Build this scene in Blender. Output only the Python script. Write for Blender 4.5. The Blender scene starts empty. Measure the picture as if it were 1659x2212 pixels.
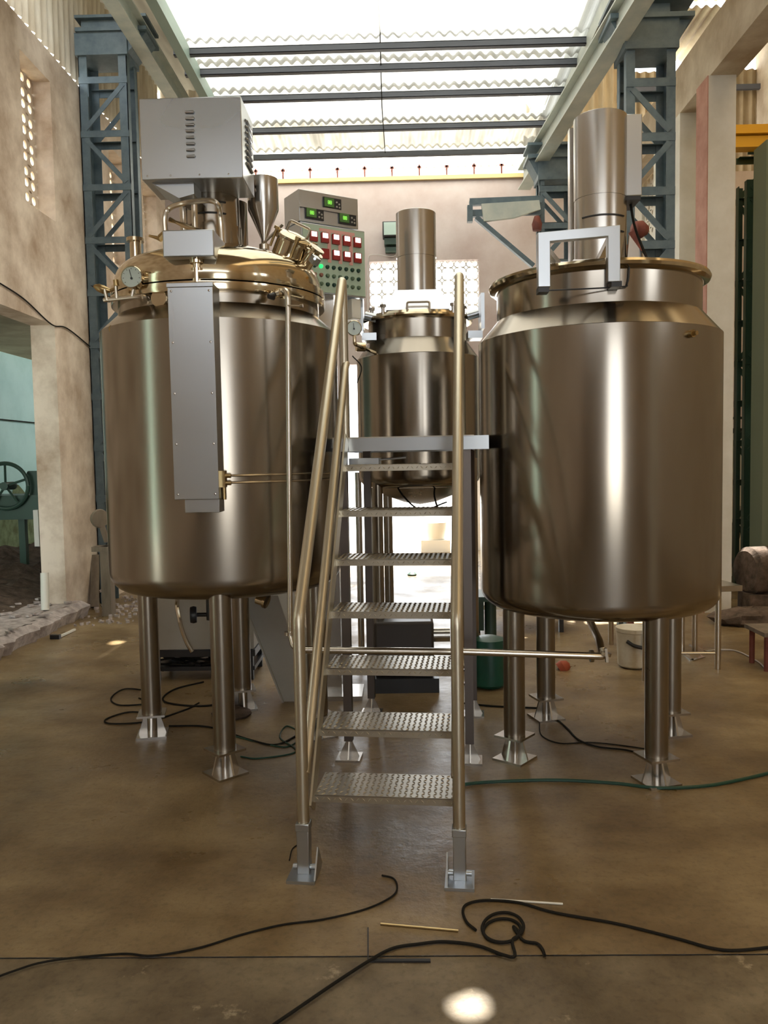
import bpy, math, random
from mathutils import Vector as V, Matrix as M4
random.seed(7)
C = bpy.context.scene.collection
S = bpy.context.scene
# ------------------------------------------------------------ camera
F = 1750.0
PITCH, YAW, ROLL = math.radians(3.7), math.radians(1.2), -0.018
CAM = V((0, 0, 1.6))
RM = (M4.Rotation(YAW, 3, 'Z') @ M4.Rotation(math.pi/2-PITCH, 3, 'X') @ M4.Rotation(ROLL, 3, 'Z'))
cd = bpy.data.cameras.new('camera'); co = bpy.data.objects.new('camera', cd); C.objects.link(co)
cd.sensor_fit = 'VERTICAL'; cd.sensor_height = 36.0; cd.lens = 36.0*F/2212.0
cd.clip_start = 0.05; cd.clip_end = 300
co.matrix_world = M4.Translation(CAM) @ RM.to_4x4()
S.camera = co
# ------------------------------------------------------------ light
w = bpy.data.worlds.new('sky'); S.world = w; w.use_nodes = True
bg = w.node_tree.nodes['Background']; bg.inputs[0].default_value = (0.93, 0.97, 1.0, 1); bg.inputs[1].default_value = 5.2
SUN_EL = math.radians(60)
sl = bpy.data.lights.new('sun', 'SUN'); sl.energy = 24.0; sl.angle = math.radians(0.5); sl.color = (1, 0.96, 0.88)
so = bpy.data.objects.new('sun', sl); C.objects.link(so)
SD = V((-0.08, -math.cos(SUN_EL), -math.sin(SUN_EL))).normalized()
so.rotation_euler = SD.to_track_quat('-Z', 'Y').to_euler(); so.location = (0, 20, 20)
S.view_settings.view_transform = 'Standard'; S.view_settings.look = 'None'
S.view_settings.gamma = 1; S.view_settings.exposure = 0.08; S.view_settings.use_curve_mapping = False
# ------------------------------------------------------------ measuring
def ray(px, py): return RM @ V(((px-829.5)/F, -(py-1106)/F, -1))
def P(px, py, Y): d = ray(px, py); return CAM + d*(Y/d.y)
def G(px, py, z=0): d = ray(px, py); return CAM + d*((z-1.6)/d.z)
# ------------------------------------------------------------ materials
def mat(name, col, rough=.6, metal=0, noise=None, col2=None, scale=4, bump=0, stretch=None, emit=None, es=1, rvar=0, spec=None, ramp=(.35, .65), detail=6):
    m = bpy.data.materials.new(name); m.use_nodes = True; nt = m.node_tree; b = nt.nodes['Principled BSDF']
    b.inputs['Base Color'].default_value = (*col, 1); b.inputs['Roughness'].default_value = rough; b.inputs['Metallic'].default_value = metal
    if spec is not None: b.inputs['Specular IOR Level'].default_value = spec
    if emit: b.inputs['Emission Color'].default_value = (*emit, 1); b.inputs['Emission Strength'].default_value = es
    if col2 or bump or rvar:
        tc = nt.nodes.new('ShaderNodeTexCoord'); mp = nt.nodes.new('ShaderNodeMapping'); n = nt.nodes.new('ShaderNodeTexNoise')
        nt.links.new(tc.outputs['Object'], mp.inputs[0]); nt.links.new(mp.outputs[0], n.inputs['Vector'])
        mp.inputs['Scale'].default_value = stretch or (1, 1, 1)
        n.inputs['Scale'].default_value = scale; n.inputs['Detail'].default_value = detail; n.inputs['Roughness'].default_value = .62
        if col2:
            r = nt.nodes.new('ShaderNodeValToRGB'); r.color_ramp.elements[0].position = ramp[0]; r.color_ramp.elements[1].position = ramp[1]
            r.color_ramp.elements[0].color = (*col, 1); r.color_ramp.elements[1].color = (*col2, 1)
            nt.links.new(n.outputs['Fac'], r.inputs[0]); nt.links.new(r.outputs[0], b.inputs['Base Color'])
        if rvar:
            mr = nt.nodes.new('ShaderNodeMapRange'); mr.inputs['From Min'].default_value = .3; mr.inputs['From Max'].default_value = .7
            mr.inputs['To Min'].default_value = max(.02, rough-rvar); mr.inputs['To Max'].default_value = rough+rvar
            nt.links.new(n.outputs['Fac'], mr.inputs[0]); nt.links.new(mr.outputs[0], b.inputs['Roughness'])
        if bump:
            bp = nt.nodes.new('ShaderNodeBump'); bp.inputs['Strength'].default_value = 1; bp.inputs['Distance'].default_value = bump
            nt.links.new(n.outputs['Fac'], bp.inputs['Height']); nt.links.new(bp.outputs[0], b.inputs['Normal'])
    return m
STEEL = mat('brushed_steel', (.335, .30, .255), .2, 1, scale=1.6, bump=.0015, stretch=(1, 1, .3), rvar=.03, detail=1)
STEELB = mat('bright_steel', (.54, .515, .48), .24, 1)
SHEET = mat('sheet_steel', (.50, .53, .56), .3, 1, scale=2, bump=.002, rvar=.03, detail=1)
POL = mat('polished_steel', (.64, .55, .40), .12, 1)
TUBE = mat('tube_steel', (.66, .61, .53), .26, 1)
RAIL = mat('satin_tube_steel', (.60, .55, .44), .38, 1)
LEGM = mat('leg_steel', (.30, .265, .22), .3, 1, scale=1.5, rvar=.03)
PLEG = mat('dull_leg_steel', (.15, .13, .12), .42, 1)
TREAD = mat('tread_steel', (.52, .48, .40), .34, 1)
DARK = mat('dark_rubber', (.025, .023, .022), .5)
BLACK = mat('black_paint', (.02, .02, .022), .4)
BLUE = mat('blue_grey_paint', (.075, .115, .14), .5, col2=(.12, .165, .185), scale=9)
CREAMP = mat('cream_grey_paint', (.42, .47, .43), .5, col2=(.55, .57, .5), scale=5)
PURL = mat('purlin_paint', (.09, .10, .12), .55)
PLASTER = mat('plaster', (.40, .29, .20), .85, col2=(.78, .67, .55), scale=2.2, bump=.004, ramp=(.3, .62), detail=9)
PLASTERP = mat('pink_plaster', (.46, .37, .345), .85, col2=(.60, .53, .515), scale=1.5, bump=.003, ramp=(.3, .65), detail=9)
CONC = mat('concrete_beam', (.42, .33, .23), .8, col2=(.62, .54, .42), scale=2.5, bump=.003)
WHITEW = mat('whitewash', (.66, .63, .55), .8, col2=(.8, .78, .72), scale=2, bump=.002)
REDST = mat('red_oxide', (.42, .2, .15), .8, col2=(.55, .3, .23), scale=5)
CLAD = mat('asbestos_cladding', (.52, .44, .32), .8, col2=(.74, .68, .56), scale=1.6, stretch=(3, 3, .6))
CLADD = mat('tan_cladding', (.25, .19, .11), .8, col2=(.40, .32, .2), scale=1.6)
GRND = mat('outside_concrete', (.66, .64, .6), .8, col2=(.78, .76, .72), scale=1)
YARD = mat('yard_wall', (.40, .60, .58), .85, col2=(.50, .70, .68), scale=1.4)
MOSS = mat('moss', (.09, .1, .04), .95, col2=(.2, .24, .13), scale=5)
DIRT = mat('dirt', (.055, .038, .025), .95, col2=(.16, .11, .08), scale=9, bump=.02)
YEL = mat('yellow_paint', (.8, .42, .02), .45)
GREENP = mat('panel_green', (.42, .54, .42), .45)
REDD = mat('meter_red', (.28, .015, .012), .35)
PINK = mat('panel_red_band', (.72, .38, .33), .5)
LEDW = mat('lit_meter', (1, .8, .78), .5, emit=(1, .72, .70), es=2.2)
LEDG = mat('green_lamp', (.02, .6, .15), .3, emit=(.03, 1, .25), es=.9)
DIG = mat('green_digits', (.3, 1, .1), .5, emit=(.35, 1, .12), es=.9)
LCD = mat('display_green', (.09, .2, .06), .2)
KNOBG = mat('dark_green_button', (.01, .05, .035), .35)
KNOBD = mat('faded_green_button', (.10, .16, .10), .4)
KNOBR = mat('brown_red_button', (.25, .10, .07), .4)
FACE = mat('gauge_face', (.55, .64, .60), .25)
BRASS = mat('brass', (.45, .33, .16), .3, 1)
CAB = mat('cabinet_grey', (.36, .34, .29), .5, col2=(.40, .38, .33), scale=3)
CORD = mat('black_cord', (.014, .012, .009), .8, spec=.2)
HOSEG = mat('green_hose', (.008, .055, .034), .45)
GREENB = mat('green_metal', (.006, .065, .042), .4, col2=(.01, .10, .065), scale=6)
DGREEN = mat('machine_green', (.03, .07, .05), .4)
BUCK = mat('dirty_white_plastic', (.55, .47, .33), .5, col2=(.75, .70, .58), scale=5)
PVC = mat('pvc_pipe', (.48, .44, .42), .5, col2=(.60, .56, .54), scale=4)
WOOD = mat('weathered_wood', (.13, .10, .07), .8, col2=(.24, .19, .14), scale=6, stretch=(1, 1, .2))
RUST = mat('rusty_red', (.12, .03, .02), .7, col2=(.22, .06, .04), scale=8)
GLASS = mat('lamp_glass', (.55, .72, .66), .08, spec=.8)
WHITEP = mat('white_plastic', (.8, .78, .7), .5)
BROKEN = mat('broken_concrete', (.32, .27, .25), .9, col2=(.6, .53, .5), scale=12, bump=.02)
def roofmat(name, tcol, dcol, k, dirt=.5):
    m = bpy.data.materials.new(name); m.use_nodes = True; nt = m.node_tree; nt.nodes.clear()
    o = nt.nodes.new('ShaderNodeOutputMaterial'); a = nt.nodes.new('ShaderNodeBsdfTranslucent'); d = nt.nodes.new('ShaderNodeBsdfDiffuse')
    mx = nt.nodes.new('ShaderNodeMixShader'); mx.inputs[0].default_value = k
    tc = nt.nodes.new('ShaderNodeTexCoord'); mp = nt.nodes.new('ShaderNodeMapping'); n = nt.nodes.new('ShaderNodeTexNoise')
    mp.inputs['Scale'].default_value = (3.5, .6, 1); n.inputs['Scale'].default_value = 2; n.inputs['Detail'].default_value = 8
    nt.links.new(tc.outputs['Object'], mp.inputs[0]); nt.links.new(mp.outputs[0], n.inputs['Vector'])
    r = nt.nodes.new('ShaderNodeValToRGB'); r.color_ramp.elements[0].position = .35; r.color_ramp.elements[1].position = .6
    r.color_ramp.elements[0].color = (*[c*dirt for c in tcol], 1); r.color_ramp.elements[1].color = (*tcol, 1)
    nt.links.new(n.outputs['Fac'], r.inputs[0]); nt.links.new(r.outputs[0], a.inputs[0]); d.inputs[0].default_value = (*dcol, 1)
    nt.links.new(d.outputs[0], mx.inputs[1]); nt.links.new(a.outputs[0], mx.inputs[2]); nt.links.new(mx.outputs[0], o.inputs[0])
    return m
ROOFT = roofmat('translucent_sheet', (.44, .43, .39), (.6, .6, .58), .5, .72)
ROOFM = roofmat('weathered_sheet', (.34, .32, .27), (.6, .58, .52), .4, .5)
ROOFB = roofmat('added_gap_cover', (.8, .78, .7), (.7, .7, .7), .8, .85)
def floormat(name, c, sc, r0, r1):
    m = bpy.data.materials.new(name); m.use_nodes = True; nt = m.node_tree; b = nt.nodes['Principled BSDF']
    tc = nt.nodes.new('ShaderNodeTexCoord')
    def nz(s, d, st=(1, 1, 1)):
        mp = nt.nodes.new('ShaderNodeMapping'); mp.inputs['Scale'].default_value = st
        n = nt.nodes.new('ShaderNodeTexNoise'); n.inputs['Scale'].default_value = s; n.inputs['Detail'].default_value = d; n.inputs['Roughness'].default_value = .65
        nt.links.new(tc.outputs['Object'], mp.inputs[0]); nt.links.new(mp.outputs[0], n.inputs['Vector']); return n
    def rp(n, p0, p1, c0, c1):
        r = nt.nodes.new('ShaderNodeValToRGB'); e = r.color_ramp.elements; e[0].position = p0; e[1].position = p1; e[0].color = (*c0, 1); e[1].color = (*c1, 1)
        nt.links.new(n.outputs['Fac'], r.inputs[0]); return r
    def mul(a, c_, f=1, mode='MULTIPLY'):
        x = nt.nodes.new('ShaderNodeMix'); x.data_type = 'RGBA'; x.blend_type = mode; x.inputs[0].default_value = f
        nt.links.new(a, x.inputs[6]); nt.links.new(c_, x.inputs[7]); return x.outputs[2]
    base = rp(nz(sc, 9), .3, .7, c[0], c[1]).outputs[0]
    st = rp(nz(.9, 6, (1, 1.6, 1)), .38, .62, (.62, .55, .46), (1.08, 1.05, 1.0)).outputs[0]
    sp = rp(nz(38, 4), .28, .5, (.72, .70, .66), (1, 1, 1)).outputs[0]
    col = mul(mul(base, st), sp)
    if name == 'front_slab':
        ch = rp(nz(5, 9, (1, 1, 1)), .62, .70, (0, 0, 0), (.32, .28, .2)).outputs[0]
        col = mul(col, ch, 1, 'ADD')
    nt.links.new(col, b.inputs['Base Color'])
    n = nz(1.3, 5); mr = nt.nodes.new('ShaderNodeMapRange'); mr.inputs['From Min'].default_value = .35; mr.inputs['From Max'].default_value = .65
    mr.inputs['To Min'].default_value = r0; mr.inputs['To Max'].default_value = r1
    nt.links.new(n.outputs['Fac'], mr.inputs[0]); nt.links.new(mr.outputs[0], b.inputs['Roughness'])
    bp = nt.nodes.new('ShaderNodeBump'); bp.inputs['Distance'].default_value = .003; n2 = nz(14, 6)
    nt.links.new(n2.outputs['Fac'], bp.inputs['Height']); nt.links.new(bp.outputs[0], b.inputs['Normal'])
    return m
FLOOR = floormat('floor_concrete', ((.15, .10, .045), (.36, .275, .155)), 1.7, .24, .5)
FLOORF = floormat('front_slab', ((.12, .09, .05), (.28, .23, .15)), 3.2, .35, .6)
# ------------------------------------------------------------ mesh builder
class MB:
    def __init__(s): s.v = []; s.f = []; s.m = M4.Identity(4)
    def add(s, vs, fs):
        o = len(s.v); s.v += [tuple(s.m @ V(p)) for p in vs]; s.f += [tuple(i+o for i in f) for f in fs]; return s
    def box(s, c, d, rot=None):
        R = rot or M4.Identity(3); c = V(c); x, y, z = d[0]/2, d[1]/2, d[2]/2
        vs = [c + R @ V((a, b, e)) for a in (-x, x) for b in (-y, y) for e in (-z, z)]
        return s.add(vs, [(0, 1, 3, 2), (4, 6, 7, 5), (0, 4, 5, 1), (2, 3, 7, 6), (0, 2, 6, 4), (1, 5, 7, 3)])
    def bb(s, x0, x1, y0, y1, z0, z1): return s.box(((x0+x1)/2, (y0+y1)/2, (z0+z1)/2), (abs(x1-x0), abs(y1-y0), abs(z1-z0)))
    def bar(s, a, b, wd, ht, up=(0, 0, 1)):
        a, b = V(a), V(b); d = b-a; L = d.length; d.normalize(); u = V(up)
        if abs(d.dot(u)) > .98: u = V((0, 1, 0))
        sx = d.cross(u).normalized(); sz = sx.cross(d)
        return s.box((a+b)/2, (wd, L, ht), M4((sx, d, sz)).transposed())
    def ring(s, pts, closed_ends=True): pass
    def tube(s, pts, r, n=10, cap=True):
        pts = [V(p) for p in pts]; T = []
        for i in range(len(pts)):
            T.append(((pts[min(i+1, len(pts)-1)]-pts[i]).normalized() + (pts[i]-pts[max(i-1, 0)]).normalized()).normalized())
        u = T[0].orthogonal().normalized(); vs = []
        rr = r if isinstance(r, (list, tuple)) else [r]*len(pts)
        for i, p in enumerate(pts):
            u = (u - T[i]*u.dot(T[i])).normalized(); w_ = T[i].cross(u)
            for k in range(n):
                a = 2*math.pi*k/n; vs.append(p + (u*math.cos(a)+w_*math.sin(a))*rr[i])
        fs = [(i*n+k, i*n+(k+1) % n, (i+1)*n+(k+1) % n, (i+1)*n+k) for i in range(len(pts)-1) for k in range(n)]
        if cap: fs += [tuple(range(n))[::-1], tuple((len(pts)-1)*n+k for k in range(n))]
        return s.add(vs, fs)
    def cyl(s, a, b, r, r2=None, n=24): return s.tube([a, b], [r, r if r2 is None else r2], n)
    def lathe(s, c, prof, n=72, axis=None):
        R = V((0, 0, 1)).rotation_difference(V(axis)).to_matrix() if axis else M4.Identity(3); c = V(c); vs = []
        for r, z in prof:
            for k in range(n):
                a = 2*math.pi*k/n; vs.append(c + R @ V((r*math.cos(a), r*math.sin(a), z)))
        fs = [(i*n+k, i*n+(k+1) % n, (i+1)*n+(k+1) % n, (i+1)*n+k) for i in range(len(prof)-1) for k in range(n)]
        if prof[0][0] > 1e-4: fs.append(tuple(range(n))[::-1])
        if prof[-1][0] > 1e-4: fs.append(tuple((len(prof)-1)*n+k for k in range(n)))
        return s.add(vs, fs)
    def prism(s, poly, vec):
        n = len(poly); vec = V(vec); vs = [V(p) for p in poly]+[V(p)+vec for p in poly]
        return s.add(vs, [tuple(range(n))[::-1], tuple(range(n, 2*n))]+[(i, (i+1) % n, n+(i+1) % n, n+i) for i in range(n)])
    def build(s, name, m, parent=None, ang=32, bevel=0):
        me = bpy.data.meshes.new(name); me.from_pydata(s.v, [], s.f); me.validate()
        for mm in (m if isinstance(m, list) else [m]): me.materials.append(mm)
        import bmesh
        b = bmesh.new(); b.from_mesh(me); bmesh.ops.recalc_face_normals(b, faces=b.faces); b.to_mesh(me); b.free()
        me.polygons.foreach_set('use_smooth', [True]*len(me.polygons)); me.set_sharp_from_angle(angle=math.radians(ang))
        o = bpy.data.objects.new(name, me); C.objects.link(o)
        if parent:
            o.parent = parent; o.location = -wl(parent)
        if bevel:
            bv = o.modifiers.new('bevel', 'BEVEL'); bv.width = bevel; bv.segments = 2; bv.limit_method = 'ANGLE'
        return o
def wl(o):
    p = V((0, 0, 0))
    while o: p += o.location; o = o.parent
    return p
def tag(o, label, cat, group=None):
    o['label'] = label; o['category'] = cat
    if group: o['group'] = group
    return o
def thing(name, loc, label, cat, group=None):
    o = bpy.data.objects.new(name, None); o.location = loc; o.empty_display_size = .1; C.objects.link(o); return tag(o, label, cat, group)
def struct(o): o['kind'] = 'structure'; return o
def smooth(pts, n=8):
    pts = [V(p) for p in pts]; q = [pts[0]*2-pts[1]]+pts+[pts[-1]*2-pts[-2]]; out = []
    for i in range(1, len(q)-2):
        for k in range(n):
            t = k/n; a, b, c, d = q[i-1:i+3]
            out.append(.5*((2*b)+(c-a)*t+(2*a-5*b+4*c-d)*t*t+(3*b-a-3*c+d)*t**3))
    return out+[pts[-1]]
def elbow(pts, r, n=5):
    pts = [V(p) for p in pts]; out = [pts[0]]
    for i in range(1, len(pts)-1):
        a = pts[i]+(pts[i-1]-pts[i]).normalized()*r; c = pts[i]+(pts[i+1]-pts[i]).normalized()*r
        for k in range(n+1):
            t = k/n; out.append(a*(1-t)**2+pts[i]*2*t*(1-t)+c*t*t)
    return out+[pts[-1]]
# ================================================================= SETTING
XL, XR, YB, YF, ZE = -3.5, 3.35, 12.5, -6.0, 5.8
YJ = 2.52
m = MB().add([(-3.9, YJ, 0), (6.3, YJ, 0), (6.3, 14.2, 0), (-3.9, 14.2, 0)], [(0, 1, 2, 3)])
m.add([(-3.9, YF-.3, -.004), (6.3, YF-.3, -.004), (6.3, YJ-.0015, -.004), (-3.9, YJ-.0015, -.004)], [(0, 1, 2, 3)])
m.add([(-3.9, YJ-.0015, -.02), (6.3, YJ-.0015, -.02), (6.3, YJ, -.02), (-3.9, YJ, -.02)], [(0, 1, 2, 3)])
o = struct(m.build('floor', [FLOOR, FLOORF])); o.data.polygons[1].material_index = 1; o.data.polygons[2].material_index = 1
struct(MB().bb(-40, 40, -30, 70, -.06, -.03).build('ground', GRND))
def hole_wall(name, axis, pos, thick, u0, u1, z0, z1, holes, m):
    us = sorted({u0, u1, *[h[0] for h in holes], *[h[1] for h in holes]}); zs = sorted({z0, z1, *[h[2] for h in holes], *[h[3] for h in holes]})
    b = MB()
    for i in range(len(us)-1):
        j = 0
        while j < len(zs)-1:
            def solid(jj): 
                cu, cz = (us[i]+us[i+1])/2, (zs[jj]+zs[jj+1])/2
                return not any(h[0] < cu < h[1] and h[2] < cz < h[3] for h in holes)
            if solid(j):
                k = j
                while k+1 < len(zs)-1 and solid(k+1): k += 1
                if axis == 'x': b.bb(pos, pos+thick, us[i], us[i+1], zs[j], zs[k+1])
                else: b.bb(us[i], us[i+1], pos, pos+thick, zs[j], zs[k+1])
                j = k+1
            else: j += 1
    return struct(b.build(name, m))
def perforated(name, axis, pos, thick, u0, u1, z0, z1, nu, nz, rfrac, m, n=14):
    b = MB(); du, dz = (u1-u0)/nu, (z1-z0)/nz; r = rfrac*min(du, dz)/2
    f = (lambda u, t, z: (pos+t, u, z)) if axis == 'x' else (lambda u, t, z: (u, pos+t, z))
    for i in range(nu):
        for j in range(nz):
            cu, cz = u0+(i+.5)*du, z0+(j+.5)*dz; cu += du*.07*(1 if i % 2 == 0 else -1); cz += dz*.07*(1 if j % 2 == 0 else -1)
            vs = []
            for t in (0, thick):
                for k in range(n):
                    a = 2*math.pi*(k+.5)/n; c_, s_ = math.cos(a), math.sin(a); q = max(abs(c_), abs(s_))
                    vs.append(f(u0+(i+.5)*du+c_/q*du/2, t, z0+(j+.5)*dz+s_/q*dz/2))
                for k in range(n):
                    a = 2*math.pi*(k+.5)/n; vs.append(f(cu+r*math.cos(a), t, cz+r*math.sin(a)))
            fs = []
            for k in range(n):
                l = (k+1) % n
                fs += [(k, l, n+l, n+k), (2*n+k, 3*n+k, 3*n+l, 2*n+l), (n+k, n+l, 3*n+l, 3*n+k)]
            b.add(vs, fs)
    return struct(b.build(name, m))
LW = [(7.78, 8.45, 4.1, 5.5), (10.1, 10.75, 4.1, 5.5), (11.4, 12.05, 4.1, 5.5)]
hole_wall('wall_left', 'x', XL-.25, .25, YF, YB+.2, -.1, ZE, [(6.3, 8.3, -.1, 3.03), (2.3, 2.75, -.1, 3.4)]+LW, PLASTER)
for i, h in enumerate(LW): perforated('window_%d' % (i+1), 'x', XL-.2, .02, h[0], h[1], h[2], h[3], 4, 11 if i == 0 else 13, .66, PLASTER)
# back wall
hole_wall('wall_back', 'y', YB, .25, XL, 6.2, -.1, ZE, [(-.85, 1.3, -.1, 3.06), (-.42, 1.24, 3.75, 4.6)], PLASTERP)
perforated('window_4', 'y', YB+.1, .02, -.42, 1.24, 3.75, 4.6, 18, 9, .97, WHITEW, 8)
# right wall between hall and aisle
RW = (10.3, 11.35, 4.05, 5.42)
hole_wall('wall_right', 'x', XR, .2, 9.9, YB, -.1, 5.3, [RW, (10.2, 11.6, -.1, 2.6)], WHITEW)
perforated('window_5', 'x', XR+.04, .03, RW[0], RW[1], RW[2], 5.3, 8, 11, .6, WHITEW)
hole_wall('wall_front', 'y', YF-.25, .25, XL-.2, 6.2, -.1, 8.3, [(.4, 2.6, -.1, 3.5), (-3.3, 3.2, 4.5, 5.6)], CONC)
hole_wall('wall_aisle', 'x', 6.0, .2, YF, 14, -.1, 8.3, [(-2, .5, 3.6, 4.6)], CONC)
hole_wall('wall_aisle_back', 'y', 14.0, .2, 1.3, 6.2, -.1, 5.0, [(5.3, 5.95, 3.35, 4.57)], WHITEW)
perforated('window_6', 'y', 14.05, .03, 5.3, 5.95, 3.35, 4.57, 6, 9, .74, BLACK)
# pillars and ring beam on the right
o = MB().bb(3.06, 3.34, 9.0, 9.9, 0, 5.25).build('trim_1', WHITEW); struct(o)
o = MB().bb(3.045, 3.31, 8.15, 8.45, 0, 5.25).build('trim_2', WHITEW); struct(o)
o = MB().bb(3.035, 3.045, 8.152, 8.45, 0, 5.25).build('trim_3', REDST); struct(o)
o = MB().bb(3.06, 3.34, -2.0, YB, 5.25, 5.75).build('trim_4', CONC); struct(o)
o = MB().bb(3.10, 3.42, 1.0, 1.35, 0, 5.25).build('trim_5', WHITEW); struct(o)
# broken sill slab under the left opening
b = MB()
n = 40; ys = [4.6+(8.5-4.6)*i/n for i in range(n+1)]
edge = [-3.36+.07*random.random() for _ in ys]
for i in range(n):
    b.add([(-3.95, ys[i], .16), (edge[i]-.1, ys[i], .16), (edge[i]-.1, ys[i+1], .16), (-3.95, ys[i+1], .16)], [(0, 1, 2, 3)])
    b.add([(edge[i]-.1, ys[i], .16), (edge[i], ys[i], .11), (edge[i+1], ys[i+1], .11), (edge[i+1]-.1, ys[i+1], .16)], [(0, 1, 2, 3)])
    b.add([(edge[i], ys[i], .11), (edge[i]-.04, ys[i], 0), (edge[i+1]-.04, ys[i+1], 0), (edge[i+1], ys[i+1], .11)], [(0, 1, 2, 3)])
struct(b.build('trim_6', BROKEN))
struct(MB().bb(-3.75, -3.5, 12.75, 24, 0, 2.9).build('wall_light_blocker', YARD))  # unseen wall added to keep daylight from flooding the yard
# ----- roof
def corr(b, x0, x1, y0, y1, z0, z1, pitch=.118, amp=.022, th=.0, holes=()):
    n = int((x1-x0)/pitch*8); vs = []
    for i in range(n+1):
        x = x0+(x1-x0)*i/n; c = amp*math.cos(2*math.pi*x/pitch); vs += [(x, y0, z0+c), (x, y1, z1+c)]
    for i in range(n):
        xm = x0+(x1-x0)*(i+.5)/n; cut = None
        for hx, hy in holes:
            if y0+.1 < hy < y1-.1 and abs(xm-hx) < .06: cut = (hy-.065*math.sqrt(1-((xm-hx)/.06)**2), hy+.065*math.sqrt(1-((xm-hx)/.06)**2))
        if not cut: b.add(vs[2*i:2*i+4], [(0, 2, 3, 1)])
        else:
            (a, c, d, e) = vs[2*i:2*i+4]
            b.add([a, (a[0], cut[0], a[2]), (d[0], cut[0], d[2]), d], [(0, 1, 2, 3)]); b.add([(c[0], cut[1], c[2]), c, e, (e[0], cut[1], e[2])], [(0, 1, 2, 3)])
PY = [8.75, 9.2, 9.88, 10.82, 11.73]
ys = [7.0]+PY
mats = [ROOFT, ROOFT, ROOFT, ROOFT, ROOFM, ROOFM]
spots = [(.18, 2.31), (-2.585, 7.14), (.93, 7.16), (1.1, 7.155), (1.29, 7.15)]
hp = []
for sx, sy in spots:
    t = 6.03/-SD.z; hp.append((sx-SD.x*t, sy-SD.y*t))
root = struct(MB().bb(-2.45, 2.25, YB+.1, YB+.16, 6.0, 6.1).build('ceiling', CREAMP))
bays = [(7.6, 8.72, ROOFT), (8.70, 9.22, ROOFT), (9.15, 9.9, ROOFT), (9.83, 10.84, ROOFT), (10.77, 11.75, ROOFM), (11.7, 12.75, ROOFB)]  # last bay: cover added over the open gap to avoid a sun stripe
for a, c, mm in bays:
    b = MB(); corr(b, -2.35, 2.15, a, c, 6.035, 5.985, holes=hp); b.build('roof_sheet', mm, root)
# near roof, opaque, with the small holes that drop sun spots on the floor
ZR = 6.05
b = MB()
HN = [h for h in hp if h[1] < 7.5]
xs = sorted({-3.7, 2.2, -1.6, 1.6, *[h[0]-.1 for h in HN], *[h[0]+.1 for h in HN]}); yy = sorted({YF-.2, 7.66, 2.8, *[h[1]-.1 for h in HN], *[h[1]+.1 for h in HN]})
for i in range(len(xs)-1):
    for j in range(len(yy)-1):
        cx, cy = (xs[i]+xs[i+1])/2, (yy[j]+yy[j+1])/2
        hh = [h for h in HN if abs(h[0]-cx) < .02 and abs(h[1]-cy) < .02]
        if hh:
            h = hh[0]; n = 24; vs = []
            for k in range(n):
                a = 2*math.pi*(k+.5)/n; c_, s_ = math.cos(a), math.sin(a); q = max(abs(c_), abs(s_)); vs.append((h[0]+c_/q*.1, h[1]+s_/q*.1, ZR))
            for k in range(n):
                a = 2*math.pi*(k+.5)/n; vs.append((h[0]+.06*math.cos(a), h[1]+.065*math.sin(a), ZR))
            b.add(vs, [(k, (k+1) % n, n+(k+1) % n, n+k) for k in range(n)])
        elif not (abs(cx) < 1.6 and 2.8 < cy < 7.6): b.add([(xs[i], yy[j], ZR), (xs[i+1], yy[j], ZR), (xs[i+1], yy[j+1], ZR), (xs[i], yy[j+1], ZR)], [(0, 1, 2, 3)])
b.build('roof_deck', CLADD, root)
b = MB(); corr(b, -1.65, 1.65, 2.7, 7.7, 6.1, 6.1, holes=hp); b.build('roof_sheet', ROOFT, root)
b = MB(); corr(b, 2.1, 6.2, YF-.2, 12.45, 8.25, 8.25, .146, .025); b.build('aisle_roof', roofmat('tan_sheet', (.55, .42, .24), (.4, .32, .2), .3, .6), root)
b = MB(); corr(b, 2.9, 6.2, 12.62, 14.3, 8.25, 8.25, .146, .025); b.build('aisle_roof', CLADD, root)
b = MB(); b.bb(-3.7, -2.3, 7.6, 12.8, 7.3, 7.34); b.build('side_roof', ROOFM, root)
b = MB(); b.bb(-7.4, -3.76, 3.2, 26, 3.62, 3.68); b.bb(-7.4, -3.76, 22, 22.2, 0, 3.68); b.build('added_yard_shade', CLADD, root)  # unseen cover and end wall, added to darken the yard
b = MB(); b.bb(-2.36, -2.3, 7.6, 12.8, 6.05, 7.3); b.build('side_panel', CREAMP, root)
b = MB(); b.bb(2.1, 2.16, 7.6, 12.5, 6.05, 8.2); b.build('side_panel', CREAMP, root)
b = MB(); b.bb(2.1, 2.16, YF, 7.6, 6.05, 8.2); b.build('side_panel', CLADD, root)
def vcorr(name, axis, pos, u0, u1, z0, z1, m, pitch=.146, amp=.025):
    b = MB(); n = int((u1-u0)/pitch*8); vs = []
    for i in range(n+1):
        u = u0+(u1-u0)*i/n; c = amp*math.cos(2*math.pi*u/pitch)
        for z in (z0, z1): vs.append((pos+c, u, z) if axis == 'x' else (u, pos+c, z))
    b.add(vs, [(2*i, 2*i+2, 2*i+3, 2*i+1) for i in range(n)])
    return b.build(name, m, root)
vcorr('side_cladding', 'x', -3.6, 6.5, 12.6, 5.92, 7.3, CLAD)
vcorr('back_cladding', 'y', 12.62, 1.95, 3.5, 5.6, 7.93, CLAD)
vcorr('back_cladding', 'y', 13.95, 3.3, 6.1, 5.0, 7.93, CLADD)
vcorr('back_cladding', 'y', 12.75, -3.6, -2.3, 5.6, 7.3, CLAD)
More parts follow.
